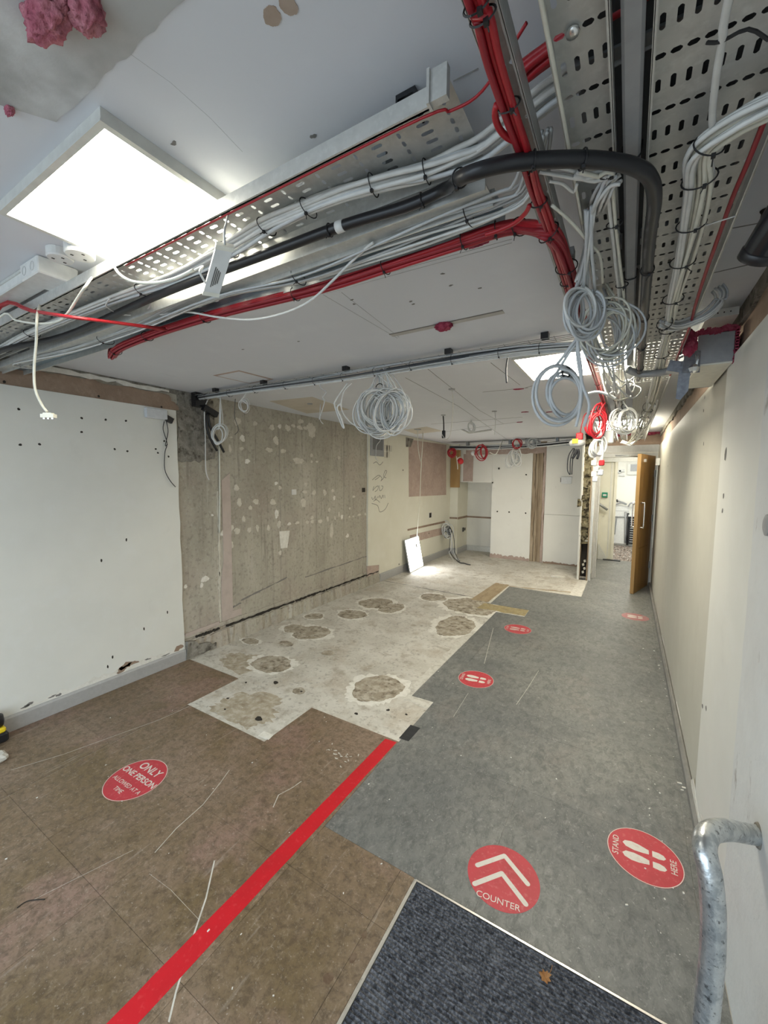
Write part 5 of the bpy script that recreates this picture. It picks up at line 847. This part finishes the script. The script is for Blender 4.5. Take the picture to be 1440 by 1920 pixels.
cable('cable', 'black lead lying on the floor by the far column', [(-2.778, 7.343, 0.012), (-2.636, 7.139, 0.012), (-2.552, 7.137, 0.012), (-2.47, 7.079, 0.012), (-2.404, 7.067, 0.012)], .01, 'black_rubber')

# ---- far services along the rear ceiling
ft = thing('cable_tray', 'steel tray across the rear ceiling above the far wall', 'cable tray', (-1.9,7.6,2.2), 'perforated cable trays along the room')
obj('tray_base', MB().box((-3.0,7.45,2.205),(-.66,7.65,2.209)), 'galvanised', ft)
for y in (7.45,7.65): obj('tray_lip', MB().box((-3.0,y-.003,2.16),(-.66,y+.003,2.209)), 'galvanised', ft)
for x in (-2.7,-1.9,-1.1): obj('hanger_strut', MB().box((x,7.5,2.209),(x+.04,7.6,CZ)), 'steel_dull', ft)
bundle('cable_bundle', 'dark cable bundle hanging under the rear tray', [(-3.0,7.42,2.17),(-2.5,7.41,2.155),(-2.0,7.42,2.16),(-1.4,7.4,2.175),(-.9,7.35,2.20),(-.6,7.2,2.2)], 6, .028, .009, ['black_rubber','cable_grey','black_rubber','cable_white'], (.2,.4,.6,.8), seed=83, wob=.6)
for k,(hx_,cx_,cy_,w_,h_,st_,mt_,lab,Y_) in enumerate([(848,848,848,.12,.14,4,'cable_red','dense red cable coil below the left end of the rear tray',7.3),(905,906,850,.16,.24,2,'cable_red','red cable coil with a pale cap hanging under the rear tray',7.2),(962,971,832,.18,.17,1,'cable_red','single red cable hoop hanging under the rear tray',7.2),(962,963,858,.20,.27,5,'cable_white','white cable coil hanging in front of the far wall',7.2),(885,886,798,.09,.11,2,'cable_white','white cable knot on the rear ceiling hatch',6.3),(1000,1000,832,.2,.18,4,'cable_grey','matted grey cables at the top of the far timber strip',7.4)]):
    C3 = {0:(-2.896, 7.3, 2.082),1:(-2.266, 7.2, 2.079),2:(-1.671, 7.2, 2.181),3:(-1.727, 7.2, 1.963),4:(-1.664, 4.8, 2.212),5:(-1.447, 7.4, 2.215)}[k]
    FC = (globals().get('FC') or [])+[coil('cable_coil', lab, (C3[0],7.44,2.172) if k != 4 else (C3[0],C3[1],2.285), C3, w_, h_, st_, 2, .009 if k != 4 else .006, [mt_], 90+k, jit=.2, drift=.04, tie=False)]
for k,(pts,mt_,lab) in enumerate([([(-2.149, 7.2, 2.057), (-2.053, 7.2, 2.017), (-1.998, 7.2, 2.081), (-1.984, 7.44, 2.286)],'cable_cream','pale tail trailing from the red coil with the cap'),([(-2.79, 7.25, 2.007), (-2.764, 7.25, 1.807), (-2.763, 7.25, 1.758)],'cable_cream','pale cable ends hanging by the red sounder'),([(-1.243, 4.311, 2.288), (-1.234, 4.31, 2.188), (-1.241, 4.31, 2.049)],'cable_white','thin white wire hanging from a hole in the rear ceiling'),([(-1.249, 3.12, 2.288), (-1.352, 3.4, 2.176), (-1.534, 3.8, 2.015), (-1.703, 4.1, 2), (-1.832, 4.3, 2.077)],'cable_white','long white wire drooping from a ceiling hole to the rear tray'),([(-2.567, 3.063, 2.288), (-2.573, 3.06, 2.147), (-2.533, 3.06, 2.094)],'cable_white','short white wire hanging from the tan ceiling patch'),([(-0.5872, 2.272, 2.288), (-0.6003, 2.27, 2.182), (-0.5948, 2.27, 2.102)],'cable_dark','stiff dark wire hanging left of the second light')]):
    cable('cable', lab, pts, .008 if k < 2 else .0045, mt_)
cap = (-2.433, 7.2, 2.026); obj('pale_cap', MB().lathe([(.005,0),(.035,.0),(.04,.03),(.03,.06),(.01,.07)], cap, 14, (-.6,.1,.5)), 'white_plastic', FC[1], True); obj('cable', MB().tube([cap, (-2.365, 7.2, 2.091), (-2.297, 7.2, 2.137)], .009, 6, 3), 'cable_red', FC[1], True)
sd = thing('sounder', 'red alarm sounder dangling by the plywood panel', 'alarm sounder', (-2.733, 7.3, 1.938)); q = (-2.744, 7.3, 1.939)
obj('sounder_body', MB().lathe([(.01,0),(.05,.005),(.055,.05),(.045,.09),(.01,.095)], q, 16, (.5,-.5,-.5)), 'red_plastic', sd, True); obj('sounder_base', MB().lathe([(.05,-.02),(.058,-.015),(.058,.005),(.05,.008)], q, 16, (.5,-.5,-.5)), 'cream_plastic', sd, True)
bkk = thing('black_connector', 'black connector block hanging from the rear ceiling', 'connector', (-1.826, 4.33, 2.109)); q = (-1.826, 4.33, 2.097)
obj('flex', MB().tube([(-1.827, 4.307, 2.285), (-1.828, 4.33, 2.199), q], .007, 6, 3), 'black_rubber', bkk); obj('body', MB().rbox((q[0]-.018,q[1]-.016,q[2]-.05),(q[0]+.018,q[1]+.016,q[2]+.03),.006).rbox((q[0]-.012,q[1]-.03,q[2]-.06),(q[0]+.028,q[1]-.012,q[2]-.01),.005), 'black_rubber', bkk)
for p,lab in (((-1.806, 4.259, 2.283),'dark round ceiling hole plate above the black connector'),((-1.239, 4.278, 2.283),'dark round ceiling hole plate above the thin white wire'),((-1.237, 3.078, 2.283),'dark round ceiling hole plate nearest the big tangle'),((-2.658, 3.013, 2.283),'dark round ceiling hole plate on the tan patch')):
    o_ = obj('hole_plate', MB().lathe([(.005,0),(.024,.0),(.027,.006)], p, 14), 'duct_grey', None); tag(o_, lab, 'ceiling hole')
fs = thing('foam_block', 'dark red foam block on the rear ceiling above the timber strip', 'fire foam', (-1.49, 7.4, 2.418)); q = (-1.49, 7.4, 2.409); obj('foam', MB().obox(q,(.13,0,.01),(0,.06,0),(.01,0,.05)), 'fire_foam', fs)
hp_ = thing('ceiling_hatch', 'open hatch frame hanging from the rear ceiling', 'hatch', (-2.219, 6.3, 2.369)); 
for a_,b_ in (((-2.116, 5.6, 2.305),(-1.78, 5.6, 2.308)),((-2.116, 5.6, 2.305),(-1.971, 5.6, 2.229)),((-1.971, 5.6, 2.229),(-1.651, 5.6, 2.257))): obj('hatch_rail', MB().tube([a_,b_],.012,5,1), 'galvanised', hp_)
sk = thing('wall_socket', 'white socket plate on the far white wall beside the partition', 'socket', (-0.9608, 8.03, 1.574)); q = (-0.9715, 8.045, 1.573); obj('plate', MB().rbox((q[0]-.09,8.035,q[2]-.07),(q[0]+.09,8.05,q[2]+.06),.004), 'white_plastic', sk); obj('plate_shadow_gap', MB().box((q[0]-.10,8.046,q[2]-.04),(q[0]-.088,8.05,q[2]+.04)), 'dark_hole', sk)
ms = thing('plaster_offcut', 'white plaster offcut lying on the floor before the partition', 'offcut', (-0.9068, 6.995, 0)); q = (-0.9068, 6.995, 0); obj('offcut', MB().prism(blob(q[0],q[1],.2,.08,8,.2,3,.3), .02, 'z', 0), 'filler_white', ms)
ws = thing('door_switch', 'white door sensor box high beside the door frame', 'sensor', (0.35, 6.559, 1.826)); q = (0.352, 6.71, 1.832); obj('sensor', MB().rbox((.305,q[1]-.06,q[2]-.05),(.355,q[1]+.05,q[2]+.05),.006), 'white_plastic', ws)

# ---- beyond the doorway
ex = thing('exit_button', 'green exit release button on the corridor wall', 'button', (-0.3888, 9.1, 1.284)); q = (-0.3884, 9.09, 1.285)
bpl = obj('button_plate', MB().rbox((q[0]-.05,9.06,q[2]-.05),(q[0]+.05,9.1,q[2]+.05),.006), 'exit_green', ex); obj('button', MB().rbox((q[0]-.03,9.05,q[2]-.02),(q[0]+.03,9.06,q[2]+.015),.004), 'white_plastic', bpl); obj('label_plate', MB().box((q[0]-.05,9.095,q[2]-.085),(q[0]+.05,9.1,q[2]-.06)), 'cream_plastic', ex)
hr = thing('handrail', 'dark sloping handrail on the corridor wall', 'handrail', (-0.4281, 9, 1.034)); h1,h2 = [(-0.5567, 9.02, 1.166), (-0.3259, 9.02, 0.9959)]; obj('rail', MB().tube([h1,h2], .024, 10, 2), 'steel_dull', hr, True); obj('rail_bracket', MB().box((h1[0]+.01,9.02,h1[2]-.09),(h1[0]+.05,9.1,h1[2]-.03)), 'steel_dull', hr)
rd = thing('stair_edge', 'dark metal threshold strip on the corridor floor', 'threshold', (-.26,9.0,0)); obj('strip', MB().box((-.36,8.98,.003),(-.06,9.08,.02)), 'black_plastic', rd)
rk = thing('radiator', 'dark louvred heater in the back room beyond the corridor', 'heater', (0.1251, 11.2, 0.4478)); q0 = (0.05744, 11.25, 0.72); q1 = (0.2632, 11.25, 0.06981)
csg = obj('casing', MB().box((q0[0],11.18,q1[2]),(q0[0]+.30,11.28,q0[2])), 'black_plastic', rk); obj('top_cap', MB().box((q0[0]-.02,11.16,q0[2]),(q0[0]+.32,11.3,q0[2]+.04)), 'white_plastic', rk)
for k in range(11): obj('louvre', MB().box((q0[0]+.03,11.165,q1[2]+.04+k*(q0[2]-q1[2])/12),(q0[0]+.27,11.185,q1[2]+.055+k*(q0[2]-q1[2])/12)), 'grey_plastic', csg)
pi = thing('pipework', 'grey waste pipes and capped tails on the back room wall', 'pipes', (-0.1667, 11.2, 0.8145))
for pts,r_,mt_ in (([(-0.2731, 11.22, 0.6911), (0.05792, 11.22, 0.7096)],.014,'steel_dull'),([(-0.2053, 11.22, 0.6819), (-0.2183, 11.22, 0.4866), (-0.2301, 11.22, 0.2643)],.014,'steel_dull'),([(-0.02393, 11.22, 0.8202), (0.001784, 11.22, 0.07593)],.022,'duct_grey'),([(0.03179, 11.22, 0.7975), (0.04808, 11.22, 0.02844)],.022,'black_plastic'),([(-0.213, 11.2, 1.082), (-0.08982, 11.2, 1.048), (-0.01091, 11.2, 1.001)],.018,'steel_dull'),([(-0.2532, 11.2, 0.9908), (-0.1221, 11.2, 1.034), (-0.03268, 11.2, 0.9997)],.016,'duct_grey'),([(0.02417, 11.2, 0.9511), (0.07377, 11.2, 1.042), (0.1508, 11.2, 1.007)],.016,'duct_grey')): obj('pipe', MB().tube(pts,r_,8,3), mt_, pi, True)
q = (-0.213, 11.2, 1.082); obj('pipe_cap', MB().lathe([(.01,-.02),(.035,-.015),(.035,.015),(.01,.02)], q, 10, (1,0,.2)), 'black_plastic', pi)
cbp = thing('wall_cabinet', 'white boxed panel under the pipes on the back room wall', 'cabinet', (-0.1455, 11.25, 0.3586)); q0 = (-0.2873, 11.27, 0.9599); q1 = (0.04702, 11.27, 0.04735)
obj('panel', MB().box((q0[0],11.24,q1[2]),(q1[0],11.3,q0[2])), 'white_plastic', cbp); obj('panel_gap', MB().box((q0[0],11.236,(q0[2]+q1[2])/2+.33),(q1[0],11.24,(q0[2]+q1[2])/2+.345)), 'grey_plastic', cbp)
nt_ = thing('notice_frame', 'grey framed screen on the back room wall above the heater', 'screen', (0.1096, 11.25, 1.834)); q0 = (-0.03693, 11.27, 1.962); q1 = (0.2861, 11.27, 1.71)
fr_ = obj('frame', MB().box((q0[0],11.26,q1[2]),(q1[0],11.3,q0[2])), 'frame_white', nt_); obj('screen', MB().box((q0[0]+.06,11.255,q1[2]+.08),(q1[0]-.04,11.26,q0[2]-.01)), 'duct_grey', fr_)
ns2 = thing('thermostat', 'small white control plates on the back room wall', 'control panel', (-0.1919, 11.25, 1.772))
for p in ((-0.2262, 11.27, 1.785),(-0.1499, 11.27, 1.811),(-0.145, 11.27, 1.709)): obj('plate', MB().box((p[0]-.06,11.27,p[2]-.03),(p[0]+.06,11.3,p[2]+.03)), 'white_plastic', ns2); obj('plate_edge', MB().box((p[0]-.06,11.266,p[2]-.036),(p[0]+.06,11.272,p[2]-.03)), 'duct_grey', ns2)

# ================================================================ ON THE FLOOR
FT = .003
tpz = FT+.0006
rt_ = MB().prism(jag((-1.150,-.3),(-1.113,2.012),40,.0012,120)+jag((-1.187,2.005),(-1.228,-.3),40,.0012,121), .0006, 'z', FT)
tag(obj('floor_tape', rt_, 'tape_red'), 'long red tape line laid across the vinyl floor', 'tape')
B4 = [(-1.121, 2.21, 0.003), (-1.053, 2.213, 0.003), (-1.056, 2.058, 0.003), (-1.12, 2.054, 0.003)]
tag(obj('floor_tape', MB().prism([(p[0],p[1]) for p in B4], .0006, 'z', FT), 'tape_black'), 'short piece of black tape beyond the end of the red line', 'tape')
def text(body, size, loc, rot, mat, parent, name='lettering', bold=0.0, sx=1.0):
    cu = bpy.data.curves.new(name,'FONT'); cu.body = body; cu.size = size; cu.align_x = 'CENTER'; cu.align_y = 'CENTER'; cu.extrude = .0001; cu.offset = bold
    tmp = bpy.data.objects.new('tmp',cu); COL.objects.link(tmp); dg = bpy.context.evaluated_depsgraph_get(); me = bpy.data.meshes.new_from_object(tmp.evaluated_get(dg))
    bpy.data.objects.remove(tmp); bpy.data.curves.remove(cu); me.materials.clear(); me.materials.append(MATS[mat])
    o = bpy.data.objects.new(name,me); COL.objects.link(o); o.parent = parent; o.location = loc; o.rotation_euler = (0,0,rot); o.scale = (sx,1,1); return o
def disc(label, x, y, r, rot, red='sticker_red', white='sticker_white', rim=True):
    t = thing('floor_sticker', label, 'floor sticker', (x,y,FT), 'red round distancing stickers on the floor'); t.rotation_euler = (0,0,rot)
    obj('disc', MB().prism([(math.cos(k*math.pi/32)*r,math.sin(k*math.pi/32)*r) for k in range(64)], .0005, 'z', 0), red, t, local=True)
    if rim:
        mb = MB(); n = 64; vs = [(math.cos(2*math.pi*k/n)*q,math.sin(2*math.pi*k/n)*q,.0007) for q in (r*.975,r*.995) for k in range(n)]
        obj('rim_line', mb.add(vs,[(k,(k+1)%n,n+(k+1)%n,n+k) for k in range(n)]), white, t, local=True)
    return t
s1 = disc('red round floor sticker reading only one person allowed at a time', -2.128, 1.038, .147, .02)
for body,sz,yy in (('ONLY',.062,.075),('ONE PERSON',.046,.014),('ALLOWED AT A',.032,-.048),('TIME',.032,-.088)): text(body,sz,(0,yy,.0008),0,'sticker_white',s1,bold=.0008 if sz > .04 else 0)
s5 = disc('red round floor sticker with two white chevrons reading counter, beside the mat', -.350, 1.520, .138, .17, rim=False)
def bar(parent, pts, w_, mat):
    P_ = [Vector((*p,0)) for p in pts]; 
    for a,b in zip(P_,P_[1:]):
        d = (b-a).normalized(); n_ = Vector((-d.y,d.x,0))*w_/2; q = []
        for k in range(7): an = math.pi/2+k*math.pi/6; q.append(a+d*math.cos(an)*w_/2+Vector((-d.y,d.x,0))*math.sin(an)*w_/2)
        for k in range(7): an = -math.pi/2+k*math.pi/6; q.append(b+d*math.cos(an)*w_/2+Vector((-d.y,d.x,0))*math.sin(an)*w_/2)
        obj('chevron_bar', MB().prism([(v.x,v.y) for v in q], .0003+(.0001 if a is P_[0] else 0), 'z', .0005), mat, parent, local=True)
def loc2(t, wx, wy):
    c,s_ = math.cos(-t.rotation_euler.z), math.sin(-t.rotation_euler.z); dx,dy = wx-t.location.x, wy-t.location.y; return (dx*c-dy*s_, dx*s_+dy*c)
bar(s5,[loc2(s5,*p) for p in ((-.452,1.512),(-.368,1.612),(-.260,1.540))],.019,'sticker_white'); bar(s5,[loc2(s5,*p) for p in ((-.437,1.432),(-.357,1.530),(-.250,1.458))],.019,'sticker_white')
text('COUNTER',.034,(*loc2(s5,-.342,1.415),.0008),0,'sticker_white',s5)
def feet(label, x, y, r, rot, red='sticker_red', white='sticker_white', words=True, scale=1.0):
    t = disc(label, x, y, r, rot, red, white, rim=words != 'none')      # local +y is the way the feet point
    for sx in (-1,1):
        sole = [(sx*(.028+a*.0215),.024+b*.041) for a,b in ((-.55,-1),(.45,-1),(.95,-.1),(1.05,.55),(.7,1.15),(.0,1.35),(-.7,1.05),(-.95,.3),(-.8,-.4))]
        heel = [(sx*(.028+a*.020),-.052+b*.023) for a,b in ((-.75,1),(.75,1),(.85,0),(.6,-.75),(0,-1.1),(-.6,-.75),(-.85,0))]
        obj('footprint_sole', MB().prism(sole, .0003, 'z', .0005), white, t, local=True); obj('footprint_heel', MB().prism(heel, .0003, 'z', .0005), white, t, local=True)
    if words is True:
        text('STAND',.032,(0,.104,.0008),0,white,t,bold=.0002); text('HERE',.032,(0,-.103,.0008),0,white,t,bold=.0002)
    return t
feet('red round floor sticker with footprints reading stand here, nearest the pipe rail', .135, 1.922, .137, math.pi/2-.0)
feet('second footprint floor sticker from the camera, in mid room on the grey tiles', -.956, 3.012, .137, math.pi/2+.12)
feet('third footprint floor sticker, near the tan adhesive strip', -.925, 4.288, .137, math.pi/2+.10, 'sticker_red', 'sticker_dim')
feet('worn faded footprint floor sticker before the oak door', .142, 5.41, .137, math.pi/2, 'sticker_faded', 'sticker_white', 'none')
# ribbed entrance mat
mt_ = thing('entrance_mat', 'black ribbed entrance mat with metal edging at the bottom of the frame', 'mat', (-.16,.6,0))
obj('backing', MB().box((-.632,-.4,0),(.332,1.318,.004)), 'mat_black', mt_)
rb = MB(); y = -.38; k = 0
while y < 1.312:
    rb.add([(-.630,y,.004),(.330,y,.004),(.330,y+.0055,.0085),(-.630,y+.0055,.0085),(-.630,y+.011,.004),(.330,y+.011,.004)],[(0,1,2,3),(3,2,5,4),(0,3,4),(1,5,2)]); y += .0135
o_ = obj('ribs', rb, 'mat_black', mt_); o_['kind'] = 'stuff'
obj('edge_trim', MB().box((-.640,-.4,0),(-.633,1.326,.0075)), 'aluminium', mt_); obj('edge_trim', MB().box((-.633,1.319,0),(.332,1.326,.0075)), 'aluminium', mt_)
# dry leaf
lf = thing('dry_leaf', 'curled brown dry leaf lying on the mat', 'leaf', (-0.1456, 1.257, 0.01)); q = Vector((-0.148, 1.253, 0.01))
pts = [(0,.030),(.006,.018),(.018,.022),(.014,.010),(.026,.002),(.014,-.002),(.016,-.018),(.006,-.012),(0,-.026),(-.007,-.012),(-.019,-.014),(-.015,-.002),(-.024,.008),(-.012,.010),(-.014,.022),(-.005,.016)]
c_,s_ = math.cos(.5),math.sin(.5); vs = [(q.x+(a*c_-b*s_)*.8,q.y+(a*s_+b*c_)*.8,.012+.25*abs(a)+.004*math.sin(b*200)) for a,b in pts]+[(q.x,q.y,.010)]
obj('blade', MB().add(vs+[(v[0],v[1],v[2]+.0008) for v in vs],[(i,(i+1)%16,16) for i in range(16)]+[(17+i,33,17+(i+1)%16) for i in range(16)]), 'leaf_brown', lf); obj('stalk', MB().tube([(q.x,q.y,.012),(q.x+.012,q.y+.016,.02),(q.x+.016,q.y+.032,.03)],.0008,5,3), 'leaf_brown', lf)
# battery tool and scraps at the left edge
dl = thing('power_tool', 'black and yellow battery tool standing at the left edge on the floor', 'power tool', (-3.138, 0.7858, 0)); q = (-3.134, 0.7658, 0.003)
obj('battery', MB().rbox((q[0]-.07,q[1]-.05,.003),(q[0]+.05,q[1]+.045,.062),.010), 'black_rubber', dl); obj('body', MB().rbox((q[0]-.065,q[1]-.045,.062),(q[0]+.045,q[1]+.036,.094),.008), 'yellow', dl)
obj('head', MB().lathe([(.02,0),(.046,.004),(.05,.03),(.046,.062),(.025,.078),(.005,.08)], (q[0]-.008,q[1]-.008,.094), 18), 'black_rubber', dl, True)
q = (-2.912, 0.7057, 0.003); sc_ = thing('plaster_lump', 'pale plaster lump on the floor at the left edge', 'plaster lump', q); obj('lump', MB().rbox((q[0]-.05,q[1]-.04,.003),(q[0]+.045,q[1]+.042,.045),.014), 'pale_screed', sc_)
tw = cable('twig', 'thin dark twig lying on the brown floor at the lower left', [(-1.835, 0.4688, 0.006), (-1.834, 0.4959, 0.006), (-1.808, 0.5188, 0.006), (-1.786, 0.5341, 0.006)], .0018, 'dark_hole', 'twig')
# plaster crumbs swept over the floor
cr = MB(); rr = random.Random(12)
for k in range(160):
    zone = rr.random()
    if zone < .3: x,y = rr.uniform(.15,.33), rr.uniform(1.4,4.5)
    elif zone < .7: x,y = rr.uniform(-2.9,.2), rr.uniform(.4,3.0)
    else: x,y = rr.uniform(-3.0,-1.3), rr.uniform(2.2,7.8)
    if x > -.65 and y < 1.33: continue
    s_ = rr.uniform(.0015,.0042)*(1.7 if y > 4 else 1); a = rr.uniform(0,3.14); cr.obox((x,y,.0035+s_*.4),(math.cos(a)*s_,math.sin(a)*s_,0),(-math.sin(a)*s_*.6,math.cos(a)*s_*.6,0),(s_*.1,0,s_*.4))
for (x,y),s_ in (((0.306, 2.503, 0)[:2],.010),((0.326, 2.477, 0)[:2],.012),((0.3126, 2.452, 0)[:2],.006),((0.3666, 2.677, 0)[:2],.012),((0.3697, 2.754, 0)[:2],.009)): cr.obox((x,y,.005),(s_,.2*s_,0),(-.1*s_,s_*.45,0),(0,0,.0015))
cb = obj('plaster_crumbs', cr, 'filler_white'); cb['kind'] = 'stuff'; cb['label'] = 'pale plaster crumbs scattered over the floor'; cb['category'] = 'crumbs'
